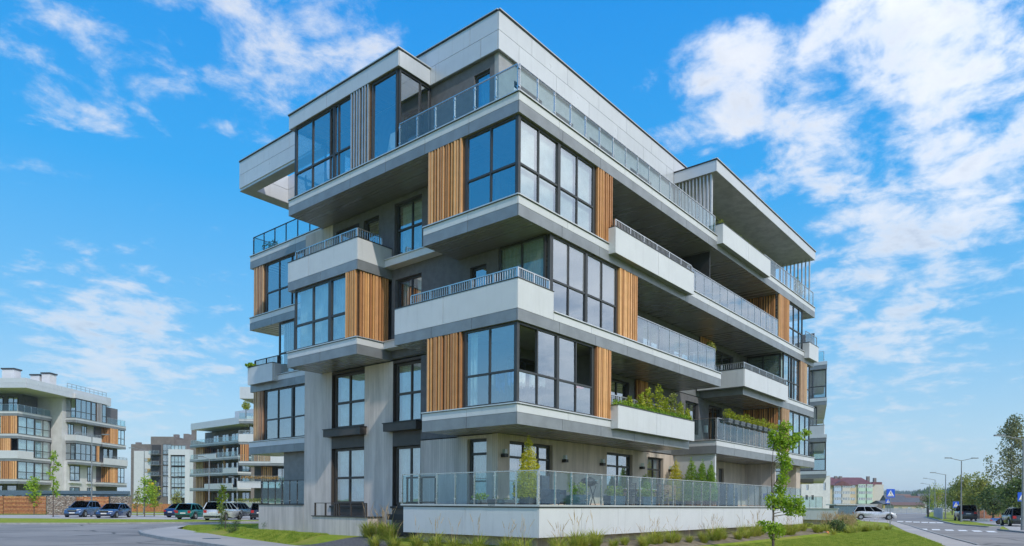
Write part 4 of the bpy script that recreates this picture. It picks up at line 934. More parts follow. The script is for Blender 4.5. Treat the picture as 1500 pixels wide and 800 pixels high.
# lawn blades near the camera side edge of the grass
def blades(name, poly, n, h):
    P = np.array([p[:2] for p in poly]); lo = P.min(0); hi = P.max(0); out = []
    while len(out) < n:
        c = lo + (hi - lo) * nr.rand(n * 2, 2); ins = np.zeros(len(c), bool); j = len(P) - 1
        for i in range(len(P)):
            k = ((P[i, 1] > c[:, 1]) != (P[j, 1] > c[:, 1])) & (c[:, 0] < (P[j, 0] - P[i, 0]) * (c[:, 1] - P[i, 1]) / (P[j, 1] - P[i, 1] + 1e-9) + P[i, 0]); ins ^= k; j = i
        out += [tuple(v) for v in c[ins]]
    c = np.array(out[:n]); z = np.array([hgt(a, b) for a, b in c]); w = .012; a = nr.rand(n) * 6.28; l = nr.normal(0, .03, (n, 2)); hh = h * (.5 + nr.rand(n))
    v = np.zeros((n, 3, 3)); v[:, 0, 0] = c[:, 0] - np.cos(a) * w; v[:, 0, 1] = c[:, 1] - np.sin(a) * w; v[:, 1, 0] = c[:, 0] + np.cos(a) * w; v[:, 1, 1] = c[:, 1] + np.sin(a) * w
    v[:, 0, 2] = z; v[:, 1, 2] = z; v[:, 2, 0] = c[:, 0] + l[:, 0]; v[:, 2, 1] = c[:, 1] + l[:, 1]; v[:, 2, 2] = z + hh
    me = bpy.data.meshes.new(name); me.vertices.add(3 * n); me.vertices.foreach_set('co', v.ravel()); me.loops.add(3 * n); me.loops.foreach_set('vertex_index', np.arange(3 * n, dtype=np.int32))
    me.polygons.add(n); me.polygons.foreach_set('loop_start', np.arange(0, 3 * n, 3, dtype=np.int32)); me.polygons.foreach_set('loop_total', np.full(n, 3, np.int32)); me.materials.append(leafmat(name + '_blades', (.17, .29, .025), (.50, .54, .09), .35, 3)); me.update()
    tag(newobj('grass', me, kind='stuff'), 'short green lawn grass', 'grass')
blades('lawn_right', [(3, -3.0), (26, -3.2), (38, -3.4), gp(1340, 784), gp(1380, 799), (12, -9)], 200000, .07)
blades('lawn_left', [gp(262, 773.5), gp(330, 785), gp(417, 796.5), gp(520, 790), (.6, 12.6), (1.5, 14.5), (1.5, 19), gp(380, 768), gp(275, 770.5)], 90000, .06)

# ================================================================== THINGS ON THE TERRACE AND BALCONIES
CUSH = mat('blue_grey_cushion', (.06, .085, .12), .9, 0, .1, 8); RAT = board('dark_rattan', (.06, .05, .05), 'x', .05, .7, 0, .5); TEAK = mat('teak', (.36, .20, .11), .6, 0, .15, 7); CLOTH = mat('white_cloth', (.72, .72, .70), .9)
t = thing('armchair', 'blue grey high backed garden armchair near the terrace corner', 'armchair', (1.95, .0, 1.53), .3)
B('seat', t, (-.35, .35, -.35, .35, .18, .42), CUSH); 
mb = MB(); mb.prism([(-.36, .26), (.36, .26), (.32, .40), (-.32, .40)], .42, 1.05); mb.build('backrest', CUSH, t)
for s_ in (-1, 1): B('armrest', t, (s_ * .36 - .05, s_ * .36 + .05, -.34, .3, .1, .58), CUSH)
for sx_ in (-1, 1):
    for sy_ in (-1, 1): B('leg', t, (sx_ * .3 - .02, sx_ * .3 + .02, sy_ * .3 - .02, sy_ * .3 + .02, 0, .18), BLACK)
t = thing('barbecue_grill', 'small black kettle style grill on folding legs between planters', 'grill', (3.95, -.1, 1.53), .2)
mb = MB(); mb.lathe([(.05, .72), (.24, .78), (.30, .88), (.27, .98), (.12, 1.06), (.02, 1.08)], n=14); mb.build('lid', BLACK, t, smooth=True)
B('handle', t, (-.08, .08, -.34, -.29, .93, .96), STEEL); B('side_shelf', t, (.3, .6, -.15, .15, .84, .86), BLACK); B('side_shelf', t, (-.6, -.3, -.15, .15, .84, .86), BLACK)
for a, b in ((-.32, .28), (.28, -.32)): 
    for y_ in (-.18, .18): mb = MB(); mb.tube((a, y_, 0), (b, y_, .78), .018); mb.build('leg', BLACK, t)
t = thing('garden_table', 'long dark garden table under a white cloth', 'table', (8.1, .45, 1.53)); B('table_top', t, (-1.3, 1.3, -.4, .4, .68, .73), TEAK)
for sx_ in (-1, 1):
    for sy_ in (-1, 1): B('leg', t, (sx_ * 1.2 - .04, sx_ * 1.2 + .04, sy_ * .32 - .04, sy_ * .32 + .04, 0, .68), TEAK)
c = B('tablecloth', None, (6.78, 9.42, .03, .87, 2.262, 2.28), CLOTH); tag(c, 'white cloth lying on the long garden table', 'tablecloth')
def chair(x, y, rz, m, lab, slat=True, n='garden_chair'):
    t = thing(n, lab, 'chair', (x, y, 1.53), rz); B('seat', t, (-.26, .26, -.25, .25, .38, .43), m)
    for sx_ in (-1, 1):
        B('back_post', t, (sx_ * .24 - .02, sx_ * .24 + .02, .21, .25, .43, .95), m); B('leg', t, (sx_ * .24 - .02, sx_ * .24 + .02, -.25, -.21, 0, .38), m); B('leg', t, (sx_ * .24 - .02, sx_ * .24 + .02, .21, .25, 0, .38), m)
        B('armrest', t, (sx_ * .27 - .025, sx_ * .27 + .025, -.24, .22, .60, .63), m)
    for i in range(6): B('back_slat', t, (-.22, .22, .215, .235, .48 + i * .08, .53 + i * .08), m)
    return t
chair(6.6, -.15, 3.14, RAT, 'dark woven garden chair at the near end of the table'); chair(8.6, -.3, 3.14, RAT, 'dark woven garden chair in the middle of the table side')
chair(9.7, .05, 2.6, TEAK, 'reddish brown slatted chair turned outward beside the table'); chair(10.4, .1, 2.9, TEAK, 'reddish brown slatted chair, further from the table')
t = thing('covered_grill', 'large barbecue under a dark blue cover right of the white divider', 'grill cover', (16.9, .1, 1.53)); mb = MB()
for z0_, z1_, w_ in ((0, .75, .62), (.75, 1.0, .55)): mb.prism([(-w_, -.3), (w_, -.3), (w_, .3), (-w_, .3)], z0_, z1_)
mb.prism([(-.42, -.24), (.42, -.24), (.42, .24), (-.42, .24)], 1.0, 1.18); mb.build('cover', CUSH, t); B('base', t, (-.5, .5, -.25, .25, 0.0, .02), BLACK)
t = thing('lounge_chair', 'grey folding deck chair leaning inside top floor loggia', 'chair', (.75, 6.6, T4 + .02), 0); mb = MB(); mb.poly([(-.3, -.35, .1), (-.3, .35, .1), (-.1, .30, 1.15), (-.1, -.30, 1.15)]); mb.poly([(-.27, -.35, .1), (-.07, -.30, 1.15), (-.07, .30, 1.15), (-.27, .35, .1)]); mb.build('canvas', CLOTH, t); B('frame', t, (-.35, .3, -.36, -.33, 0, .06), STEEL); B('frame', t, (-.35, .3, .33, .36, 0, .06), STEEL)
def cafe(x, y, z, lab, m):
    t = thing('balcony_chair', lab, 'chair', (x, y, z), 1.1); B('seat', t, (-.22, .22, -.22, .22, .42, .45), m)
    for i in range(5): mb = MB(); mb.tube((-.22 + i * .11, .22, .45), (-.22 + i * .11, .28, .85), .012); mb.build('back_bar', m, t)
    B('back_rail', t, (-.24, .24, .26, .30, .84, .87), m)
    for sx_ in (-1, 1):
        for sy_ in (-1, 1): mb = MB(); mb.tube((sx_ * .2, sy_ * .2, .42), (sx_ * .24, sy_ * .24, 0), .014); mb.build('leg', m, t)
cafe(.55, 11.9, T4, 'dark metal bistro chair in the far left glazed loggia', BLACK); cafe(.7, 10.7, T4, 'brown bistro chair in the left glazed loggia', TEAK)
# washing on a line in the first floor corner loggia
LAUN = [mat('blue_laundry', (.06, .16, .42), .9, 0, .2, 6), mat('white_laundry', (.72, .72, .70), .9), mat('red_towel', (.5, .06, .05), .9), mat('grey_laundry', (.35, .37, .4), .9)]
for i, (x, y, w_, h_, m_, ax, lab) in enumerate(((.45, .45, .35, .55, 0, 'y', 'blue shirt drying behind the left corner window'), (.45, .9, .4, .7, 0, 'y', 'larger blue sheet drying behind the left corner window'), (.45, 1.35, .3, .45, 3, 'y', 'small grey cloth drying behind the left corner window'),
        (.7, .5, .35, .55, 1, 'x', 'white towel drying by the corner post'), (1.25, .5, .4, .5, 1, 'x', 'white shirt drying right of the corner post'), (1.8, .5, .35, .4, 3, 'x', 'grey cloth drying behind the garden side window'), (4.0, .5, .5, .12, 2, 'x', 'red striped folded towel at the right loggia window'))):
    mb = MB(); n = 6
    for k in range(n):
        a0 = w_ * k / n; a1 = w_ * (k + 1) / n; o0 = .03 * math.sin(k * 2.1); o1 = .03 * math.sin((k + 1) * 2.1); zb = -h_ * (1 - .12 * (k % 3))
        if ax == 'x': mb.poly([(a0, o0, zb), (a1, o1, zb), (a1, o1, 0), (a0, o0, 0)])
        else: mb.poly([(o0, a0, zb), (o1, a1, zb), (o1, a1, 0), (o0, a0, 0)])
    tag(mb.build('hanging_cloth', LAUN[m_], loc=(x, y, T1 + 1.15)), lab, 'laundry')
t = thing('toy_ball', 'small orange and white ball lying on the lawn', 'ball', (*gp(1212, 783), .1)); mb = MB(); mb.lathe([(.01, -.1), (.07, -.07), (.1, 0), (.07, .07), (.01, .1)], n=10); mb.build('shell', mat('orange_plastic', (.7, .2, .04), .4), t, smooth=True); B('stripe', t, (-.105, .105, -.03, .03, -.02, .02), CLOTH)

# ================================================================== CARS
CGL = glass('car_glass', (.10, .13, .15), .34); TYRE = mat('tyre', (.018, .018, .018), .85); RIM = mat('alloy_rim', (.45, .45, .46), .3, .9)
HEADL = mat('headlight', (.75, .78, .8), .12, .1); TAILL = mat('taillight', (.45, .02, .02), .25); PLATE = mat('number_plate', (.72, .72, .70), .5); TRIM = mat('black_trim', (.015, .015, .017), .5); CHR = mat('chrome', (.7, .7, .7), .15, 1)
def car(label, pos, yaw, L, H, W_, paint, kind, cat='car', n='parked_car', grille=False):
    """x forward, y left; body lofted from cross sections, cabin with real window openings filled with glass"""
    t = thing(n, label, cat, pos, yaw); P = mat('paint_' + paint[0], paint[1], .28, .35, .03, 2, coat=.8); r = .5 * .335 * 2; wr = .34 if H > 1.55 else .32
    hw = W_ / 2; belt = H * .60; g = .20
    # outline of the lower body: (x, top z, half width)
    if kind == 'sedan': prof = [(0, .55, .80), (.02, .86, .86), (.20, belt + .04, .93), (.9, belt + .06, 1), (L * .5, belt + .02, 1), (L - 1.25, belt, .99), (L - .6, belt - .12, .95), (L - .18, belt - .26, .86), (L - .02, .50, .76)]; cab = [(.45, 0), (1.25, 1), (2.55, 1), (3.45, 0)]
    elif kind == 'van': prof = [(0, .6, .93), (.04, belt, .96), (.9, belt, 1), (L * .5, belt, 1), (L - 1.2, belt, .99), (L - .5, belt - .12, .95), (L - .15, belt - .3, .88), (L - .02, .5, .8)]; cab = [(.02, 0), (.16, 1), (L - 2.0, 1), (L - 1.15, 0)]
    else: prof = [(0, .6, .88), (.04, belt - .05, .92), (.5, belt + .04, .97), (1.2, belt + .03, 1), (L * .5, belt, 1), (L - 1.25, belt - .02, .99), (L - .6, belt - .10, .95), (L - .18, belt - .24, .87), (L - .02, .52, .78)]; cab = [(.05, 0), (.45, 1), (L - 2.35, 1), (L - 1.35, 0)]
    mb = MB(); secs = []
    # add stations at the wheel arches
    wx = (.82, L - .88)
    xs_ = sorted(set([p_[0] for p_ in prof] + [w + k * wr * 1.16 for w in wx for k in (-1, -.85, -.5, 0, .5, .85, 1)]))
    def lerp(x, j):
        for a, b in zip(prof[:-1], prof[1:]):
            if a[0] <= x <= b[0]: return a[j] + (b[j] - a[j]) * (x - a[0]) / (b[0] - a[0])
        return prof[-1][j]
    for x in xs_:
        zt = lerp(x, 1); w = hw * lerp(x, 2); zb = g
        for c in wx:
            if abs(x - c) <= wr * 1.161: zb = max(zb, wr + math.sqrt(max(0, (wr * 1.16) ** 2 - (x - c) ** 2)))
        zb = min(zb, zt - .12); edge = .12 if x < .1 or x > L - .1 else 0
        secs.append([(x, -w * .93, zb), (x, -w, zb + (zt - zb) * .35), (x, -w * .985, zb + (zt - zb) * .75), (x, -w * .90, zt), (x, 0, zt + .03), (x, w * .90, zt), (x, w * .985, zb + (zt - zb) * .75), (x, w, zb + (zt - zb) * .35), (x, w * .93, zb)])
    k0 = len(mb.v)
    for s_ in secs: mb.v += s_
    for i in range(len(secs) - 1):
        for j in range(8):
            a = k0 + i * 9 + j; mb.f.append((a, a + 1, a + 10, a + 9)); mb.mi.append(0)
    mb.f.append(tuple(k0 + j for j in reversed(range(9)))); mb.mi.append(0); mb.f.append(tuple(k0 + (len(secs) - 1) * 9 + j for j in range(9))); mb.mi.append(0)
    body = mb.build('body', P, t, smooth=True)
    # cabin: pillars and roof
    (xa, _), (xb, _), (xc, _), (xd, _) = cab; zb = belt + .0; zr = H - .03; wb = hw * .90; wt = hw * .74
    bt = [(xa, wb), (xd, wb * .97)]; 
    roof = MB(); 
    n_ = 6; rw = []
    for i in range(n_ + 1):
        x = xb + (xc - xb) * i / n_; hh = zr + .035 * math.sin(math.pi * i / n_); rw.append([(x, -wt, hh - .05), (x, -wt * .9, hh), (x, 0, hh + .025), (x, wt * .9, hh), (x, wt, hh - .05)])
    k0 = len(roof.v)
    for s_ in rw: roof.v += s_
    for i in range(n_):
        for j in range(4): a = k0 + i * 5 + j; roof.f.append((a, a + 1, a + 6, a + 5)); roof.mi.append(0)
    roof.build('roof', P, t, smooth=True)
    pil = MB(); 
    for s_ in (-1, 1):
        A_ = Vector((xa, s_ * wb, zb)); Bt = Vector((xb, s_ * wt, zr - .04)); Ct = Vector((xc, s_ * wt, zr - .04)); D_ = Vector((xd, s_ * wb * .97, zb))
        pil.tube(A_, Bt, .05, .04, 5); pil.tube(Ct, D_, .035, .045, 5); pil.tube(Bt, Ct, .035, .035, 5)
        for f_ in ((.36, .68) if kind != 'van' else (.45, .75)):
            q0 = Vector((xa + (xd - xa) * (f_ * .9 + .05), s_ * wb * .99, zb)); q1 = Vector((xb + (xc - xb) * f_, s_ * wt, zr - .04)); pil.tube(q0, q1, .032, .028, 4)
        w = MB(); w.poly([A_ + UP * .01, D_ + UP * .01, Ct, Bt] if s_ > 0 else [Bt, Ct, D_ + UP * .01, A_ + UP * .01]); w.build('side_window', CGL, t)
    pil.build('pillar_frame', P, t)
    w = MB(); w.poly([(xa, -wb, zb + .01), (xa, wb, zb + .01), (xb, wt, zr - .02), (xb, -wt, zr - .02)]); w.build('rear_window', CGL, t)
    w = MB(); w.poly([(xd, wb * .97, zb), (xd, -wb * .97, zb), (xc, -wt, zr - .02), (xc, wt, zr - .02)]); w.build('windscreen', CGL, t)
    B('interior', t, (xa + .3, xd - .5, -wb * .8, wb * .8, zb - .1, zb + .12), TRIM)
    B('underbody', t, (.25, L - .3, -hw * .8, hw * .8, .2, .5), TRIM)
    for x in wx:
        for s_ in (-1, 1):
            wm = MB(); y0 = s_ * (hw - .21); y1 = s_ * (hw - .01); wm.tube((x, y0, wr), (x, y1, wr), wr, wr, 18); wh = wm.build('wheel', TYRE, t)
            rm = MB(); rm.tube((x, y1 - s_ * .01, wr), (x, y1 + s_ * .006, wr), wr * .63, wr * .6, 14)
            rm.build('rim', RIM, wh)
    zl = belt - .20; sl = .17 if kind == 'sedan' else .26
    for s_ in (-1, 1):
        B('taillight', t, (-.02, .16, s_ * hw * .70 - .13, s_ * hw * .70 + .13, zl - sl * .4, zl + sl * .5), TAILL)
        hl = MB(); hl.prism([(L - .36, s_ * hw * .55 - .12), (L - .12, s_ * hw * .55 - .12), (L - .22, s_ * hw * .55 + .2 * s_ + .02), (L - .5, s_ * hw * .55 + .2 * s_)], zl - .13, zl + .01); hl.build('headlight', HEADL, t)
        B('side_mirror', t, (xd - .35, xd - .2, s_ * (hw + .02) - .07, s_ * (hw + .02) + .07, zb + .0, zb + .14), P)
    B('number_plate', t, (-.025, .02, -.26, .26, zl - .16, zl - .05), PLATE); B('number_plate', t, (L - .03, L + .012, -.26, .26, .40, .51), PLATE)
    B('grille', t, (L - .12, L - .01, -hw * .42, hw * .42, .56, .74), TRIM); B('bumper', t, (L - .14, L + .0, -hw * .72, hw * .72, .24, .38), TRIM); B('bumper', t, (-.03, .12, -hw * .78, hw * .78, .26, .42), TRIM)
    if grille: B('grille_bar', t, (L - .02, L + .01, -hw * .42, hw * .42, .70, .73), CHR)
    if kind == 'suv':
        for s_ in (-1, 1): B('roof_rail', t, (xb + .1, xc - .1, s_ * wt * .92 - .02, s_ * wt * .92 + .02, H + .015, H + .05), CHR)
    return t
def yawdir(fwd, right): v = F * fwd + RT * right; return math.atan2(v.y, v.x)
def parkc(px, d, yaw, L):   # position so that the middle of the car stands at px, d
    c = cf(px, d); return (c.x - math.cos(yaw) * L / 2, c.y - math.sin(yaw) * L / 2, 0.01)
ya = yawdir(-.985, .14)
car('dark grey crossover with silver grille and bluish windscreen, left of the sedan', parkc(121, 73, ya, 4.65), ya, 4.65, 1.68, 1.9, ('graphite', (.06, .12, .24)), 'suv', grille=True)
car('black four door sedan parked right of the grey crossover', parkc(167, 70.5, ya, 4.8), ya, 4.8, 1.46, 1.84, ('black', (.04, .08, .19)), 'sedan', grille=True)
yb = yawdir(1, .06)
car('dark blue sedan behind the green hatchback', parkc(271, 75, yawdir(1, .25), 4.5), yawdir(1, .25), 4.5, 1.48, 1.8, ('navy', (.02, .05, .16)), 'sedan')
car('teal green hatchback seen from behind', parkc(284, 67, yb, 4.0), yb, 4.0, 1.5, 1.72, ('teal', (.01, .16, .14)), 'hatch')
car('silver white estate car seen from behind, largest in the group', parkc(328, 64, yawdir(1, .02), 4.7), yawdir(1, .02), 4.7, 1.66, 1.88, ('pearl', (.62, .64, .66)), 'suv')
car('dark car mostly hidden behind the silver white estate', parkc(350, 72, yb, 4.5), yb, 4.5, 1.6, 1.84, ('slate', (.04, .05, .07)), 'suv')
car('dark car partly hidden by the low concrete wall', parkc(384, 68, yawdir(1, -.25), 4.4), yawdir(1, -.25), 4.4, 1.6, 1.84, ('ink', (.025, .03, .05)), 'suv')
car('silver white seven seat crossover in side view on the driveway', parkc(1281, 88, yawdir(-.40, 1), 4.85), yawdir(-.40, 1), 4.85, 1.72, 1.95, ('silver_white', (.66, .67, .68)), 'suv')
car('black van parked behind the double arm street lamp', parkc(1414, 86, yawdir(.9, .42), 4.8), yawdir(.9, .42), 4.8, 1.95, 1.95, ('jet', (.02, .022, .028)), 'van', 'van', 'parked_van')
car('dark grey crossover with red tail lights cut by the right edge', parkc(1490, 62, yawdir(.91, .41), 4.6), yawdir(.91, .41), 4.6, 1.62, 1.88, ('anthracite', (.045, .05, .055)), 'suv')
t = thing('flatbed_trailer', 'low flat trailer with blue edge beside the right hand car', 'trailer', at3(1461, 68), VR); B('bed', t, (-1.5, 1.5, -.8, .8, .35, .46), RIM); B('side_board', t, (-1.2, -.2, -.83, -.8, .36, .62), LAUN[0]); B('taillight', t, (-1.25, -1.05, -.86, -.83, .36, .46), TAILL)
for s_ in (-.35, .35): mb = MB(); mb.tube((s_, -.85, .28), (s_, -.68, .28), .28, .28, 12); mb.build('wheel', TYRE, t)

# ================================================================== STREET FURNITURE
POLE = mat('galvanised_pole', (.30, .31, .32), .4, .6, .08); SIGNB = mat('sign_blue', (.01, .10, .62), .4); SIGNW = mat('sign_white', (.80, .80, .80), .5); SIGNK = mat('sign_black', (.01, .01, .01), .5)
def lamp(px, d, h, arms, lab, r=.09, g=None):
    t = thing('street_lamp', lab, 'street lamp', at3(px, d), VR, g)
    mb = MB(); mb.tube((0, 0, 0), (0, 0, h), r, r * .55, 8); mb.tube((0, 0, 0), (0, 0, .9), r * 1.35, r * 1.2, 8); mb.build('pole', POLE, t)
    for a in arms:
        mb = MB(); mb.tube((0, 0, h - .05), (a * .62, 0, h + .22), r * .4, r * .35, 6); mb.build('arm', POLE, t)
        mb = MB(); sg = 1 if a > 0 else -1; mb.prism([(a * .6, -.13), (a * .6 + sg * .7, -.10), (a * .6 + sg * .7, .10), (a * .6, .13)], h + .2, h + .30); mb.build('lamp_head', POLE, t)
    return t
lamp(1408, 78, 6.9, (-1.9, 1.9), 'tall double arm street lamp standing in the grass island')
lamp(1385, 97, 6.2, (-2.4,), 'single arm street lamp by the end of the metal fence'); lamp(1369.5, 140, 7.2, (-2.8,), 'distant street lamp, middle one of the receding row'); lamp(1361.5, 175, 7.4, (-2.6,), 'most distant street lamp over the end of street')
lamp(1498.5, 50, 6.55, (-2.3,), 'single arm street lamp cut by the right edge', .10)
lamp(134, 76, 8.7, (-1.9, 1.9), 'tall double arm street lamp before the white left building'); lamp(211, 92, 8.5, (-2.2,), 'street lamp behind the round headed young tree'); lamp(306, 84, 6.9, (-1.2,), 'street lamp before the block behind the parked cars')
for px_, lb_ in ((251, 'slender lamp post before the left edge of the white framed block'), (264, 'slender lamp post in the middle of the white framed block'), (347, 'slender lamp post behind the silver white estate car')): lamp(px_, 104, 5.2, (-.9,), lb_, .06, 'slender lamp posts behind the parked cars')
def psign(px, d, zc, s, lab, top=None, mirror=False):
    t = thing('crossing_sign', lab, 'road sign', at3(px, d), VR); mb = MB(); mb.tube((0, 0, 0), (0, 0, zc + s * .5), .035, .035, 8); mb.build('pole', POLE, t)
    f = MB(); f.box(-s / 2, s / 2, -.06, -.04, zc - s / 2, zc + s / 2); b = f.build('sign_plate', SIGNB, t)
    w = MB(); y = -.066
    w.poly([(-s * .40, y, zc - s * .36), (s * .40, y, zc - s * .36), (0, y, zc + s * .38)]); w.build('triangle', SIGNW, b)
    k = MB(); y = -.072; q_ = -1 if mirror else 1
    def P_(*pts): k.poly([(q_ * a * s, y, zc + b_ * s) for a, b_ in pts])
    P_(*[(.02 + .035 * math.cos(i * .785), .20 + .035 * math.sin(i * .785)) for i in range(8)])                       # head
    P_((-.05, .0), (.03, -.02), (.07, .15), (-.01, .155)); P_((-.05, .0), (.0, .0), (-.11, -.17), (-.15, -.17)); P_((-.02, .0), (.04, -.01), (.12, -.18), (.075, -.18))   # body, legs
    P_((.04, .13), (.055, .10), (.14, .02), (.125, .0)); P_((-.01, .14), (.01, .11), (-.09, .03), (-.11, .045))                                      # arms
    for i in range(4): P_((-.30 + i * .16, -.33), (-.22 + i * .16, -.33), (-.20 + i * .15, -.24), (-.26 + i * .15, -.24))                         # stripes on the ground
    k.build('pictogram', SIGNK, b)
    return t
psign(1304, 55, 2.70, .66, 'larger blue pedestrian crossing sign in front of the silver car'); psign(1300.5, 88, 2.35, .62, 'smaller blue pedestrian crossing sign below and behind the larger one')
psign(1400, 92, 2.0, .82, 'blue pedestrian crossing sign left of the double arm lamp'); psign(1496.5, 51, 2.42, .66, 'blue pedestrian crossing sign at the right edge', mirror=False)

# ================================================================== LEFT BUILDINGS
LWALL = mat('light_render_wall', (.62, .62, .63), .85, 0, .05, 1); DBR = mat('brown_render', (.20, .175, .165), .9, 0, .08, 1); OCH = mat('ochre_boards', (.52, .34, .12), .7, 0, .2, 3)
def fslats(par, fr, a0, a1, z0, z1, seed=0): return slats(par, fr, a0, a1, z0, z1, WOODS, pitch=.30, w=.2, seed=seed)
A2 = thing('apartment_building', 'white apartment block with timber screens at the far left behind the plank fence', 'building', at3(37, 98.7), VR - R(3.3))
rb = B('roof', A2, (-24, 0, 0, 19, 17.7, 19.1), WHITE); band(rb, Fr('Y', -.04), -24, 0, 17.7, 18.38, 0, .035, LGREY, step=6); band(rb, Fr('Y', -.04), -24, 0, 18.4, 19.1, 0, .035, LGREY, step=6); band(rb, Fr('P', .04), 0, 19, 17.7, 18.38, 0, .035, LGREY, step=3.2); band(rb, Fr('P', .04), 0, 19, 18.4, 19.1, 0, .035, LGREY, step=3.2)
for xc, w_, zt in ((-8.4, 1.9, 21.9), (-4.1, 1.45, 20.95), (-2.4, 1.3, 21.2)):
    c = B('chimney', A2, (xc - w_ / 2, xc + w_ / 2, 7.0, 8.4, 19.1, zt - .22), LWALL); B('chimney_cap', c, (xc - w_ / 2 - .12, xc + w_ / 2 + .12, 6.88, 8.52, zt - .2, zt), DKFL)
mb = MB(); mb.box(-.5, -.45, 9, 18.5, 19.9, 19.95); mb.box(-.5, -.45, 9, 18.5, 19.5, 19.54)
for i in range(10): mb.box(-.5, -.45, 9 + i * 1.05, 9.05 + i * 1.05, 19.1, 19.9)
mb.build('roof_railing', POLE, A2, kind='stuff')
B('wall', A2, (-24, -5.2, 5.2, 20, .2, 17.7), PLAST); B('wall', A2, (-5.2, -1.25, 9.0, 22.4, .2, 17.7), LWALL)
B('wall', A2, (-1.4, -1.0, 16.5, 22.4, .2, 17.7), PLAST); B('wall', A2, (-1.3, -.9, 9.6, 16.6, .2, 8.0), LWALL)
for T in (T1, T2, T3, T4): slab(A2, -24, -2.8, 2, 8.9, T, 'YP')
PB = Fr('P', -2.8); FB = Fr('Y', 2)
for T, Tn in ((T1, T2), (T2, T3), (T3, T4)):
    o = 0 if T != T2 else 1.5
    glazing(A2, PB, 2.2, 8.8, T, Tn - .68, (3.9, 7.2), (T + 1.06,), (5.5,), GLASSW, .1, .1, .1, curt=[(2.4, 8.6, CURT)])
    fslats(A2, FB, -5.4 - o, -2.95 - o * .6, T, Tn - .68, 3); glazing(A2, FB, -9.5, -5.5 - o, T, Tn - .68, (-8.5, -7.4), (T + 1.06,), (), GLASSW, .1, .3, .1)
band(A2, Fr('Y', 1.9), -24, -2.8, T2 - .3, T2 + .85, 0, .1, WHITE, step=4); band(A2, Fr('P', -2.7), 1.9, 5, T2 - .3, T2 + .85, 0, .1, WHITE, step=4)
grail(A2, FB, -14, -2.9, T4, T4 + 1.0, 1.3); grail(A2, PB, 2.1, 8.6, T4, T4 + 1.0, 1.3); grail(A2, FB, -14, -7, T3, T3 + 1, 1.3)
for a, b in ((-9.4, -7.6), (-13, -11.6)): glazing(A2, Fr('Y', 5.2), a, b, T4 + .1, 17.2, ((a + b) / 2,), (16.3,), (), GLASSW, .1, -.08, .08)
glazing(A2, Fr('Y', 5.2), -6.9, -5.3, T4 + .1, 17.2, (-6,), (16.3,), (), GLASSW, .1, -.08, .08)
# second bay
for T in (T1, T2, T3): 
    slab(A2, -1.5, .4, 9.8, 15.9 if T != T1 else 10.2, T, 'YP') if T != T1 else None
    slab(A2, -1.3, .6 if T != T3 else .4, 16.3, 22.6, T, 'YP')
slab(A2, -1.6, .4, 9.8, 22.6, T4, 'YP')
PB = Fr('P', .4); FB = Fr('Y', 9.8)
lr2 = B('loggia_roof', A2, (-1.4, .35, 9.8, 17.5, 17.75, 18.5), WHITE); band(lr2, PB, 9.8, 17.5, 17.75, 18.5, -.02, .04, LGREY, step=4)
for T, z1 in ((T4, 17.7), (T2, T3 - .68)):
    glazing(A2, PB, 9.9, 14.8, T, z1, (11.2, 12.4), (T + 1.06,), (13.6,), GLASSB, .1, .1, .1); glazing(A2, FB, -1.4, .3, T, z1, (-.5,), (T + 1.06,), (), GLASSB, .1, .1, .1)
slats(A2, PB, 14.9, 16.2, T4, 17.7, [ALU], pitch=.3, w=.15); glazing(A2, PB, 16.3, 17.4, T4, 17.7, (), (T4 + 1.06,), (), GLASSB, .1, .1, .1); fslats(A2, PB, 14.9, 15.6, T2, T3 - .68, 5)
grail(A2, PB, 17.6, 22.4, T4, T4 + 1.0, 1.2)
band(A2, Fr('P', .5), 9.7, 15.9, T3 - .3, T3 + .62, 0, .1, WHITE, step=3.1); band(A2, Fr('Y', 9.7), -1.5, .4, T3 - .3, T3 + .62, 0, .1, WHITE, step=3); brail(A2, PB, 9.8, 15.9, T3 + .64, T3 + 1.05, 0, .2, 1.1)
band(A2, Fr('P', .7), 16.2, 22.7, T2 - .3, T2 + .75, 0, .1, WHITE, step=3.1); brail(A2, Fr('P', .6), 16.2, 22.6, T2 + .77, T2 + 1.15, 0, .2, 1.1)
for T, Tn in ((T3, T4), (T1, T2)): fslats(A2, PB, 18.2, 20.4, T, Tn - .68, 6); fslats(A2, Fr('Y', 18.0), -1.0, .3, T, Tn - .68, 6); glazing(A2, PB, 20.5, 22.4, T, Tn - .68, (21.4,), (T + 1.06,), (), GLASSW, .1, .1, .1)
for a, b in ((10.3, 12.6), (14.4, 15.7)):
    for z0_, z1_ in ((4.9, 7.3), (1.6, 3.9)): glazing(A2, Fr('P', -.9), a, b, z0_, z1_, ((a + b) / 2,), ((z0_ + z1_) / 2,), (), GLASSB, .12, -.05, .08)
    B('white_ledge', A2, (-.9, -.6, a - .2, b + .2, 4.5, 4.8), WHITE)
for a, b in ((10.3, 11.6), (13.5, 14.7)): glazing(A2, Fr('P', -1.25), a, b, T3 + .1, T4 - .8, ((a + b) / 2,), (), (), GLASSW, .1, -.05, .08)
for y_ in (18.5, 20): glazing(A2, Fr('P', -1.0), y_, y_ + 1.2, T2 + .1, T3 - .8, (), (), (), GLASSB, .1, -.05, .08)
for x0, x1 in ((-9, -7.6), (-7, -5.4)): glazing(A2, Fr('Y', 5.2), x0, x1, 1.2, 4, (), (), (), GLASSB, .1, -.05, .08)

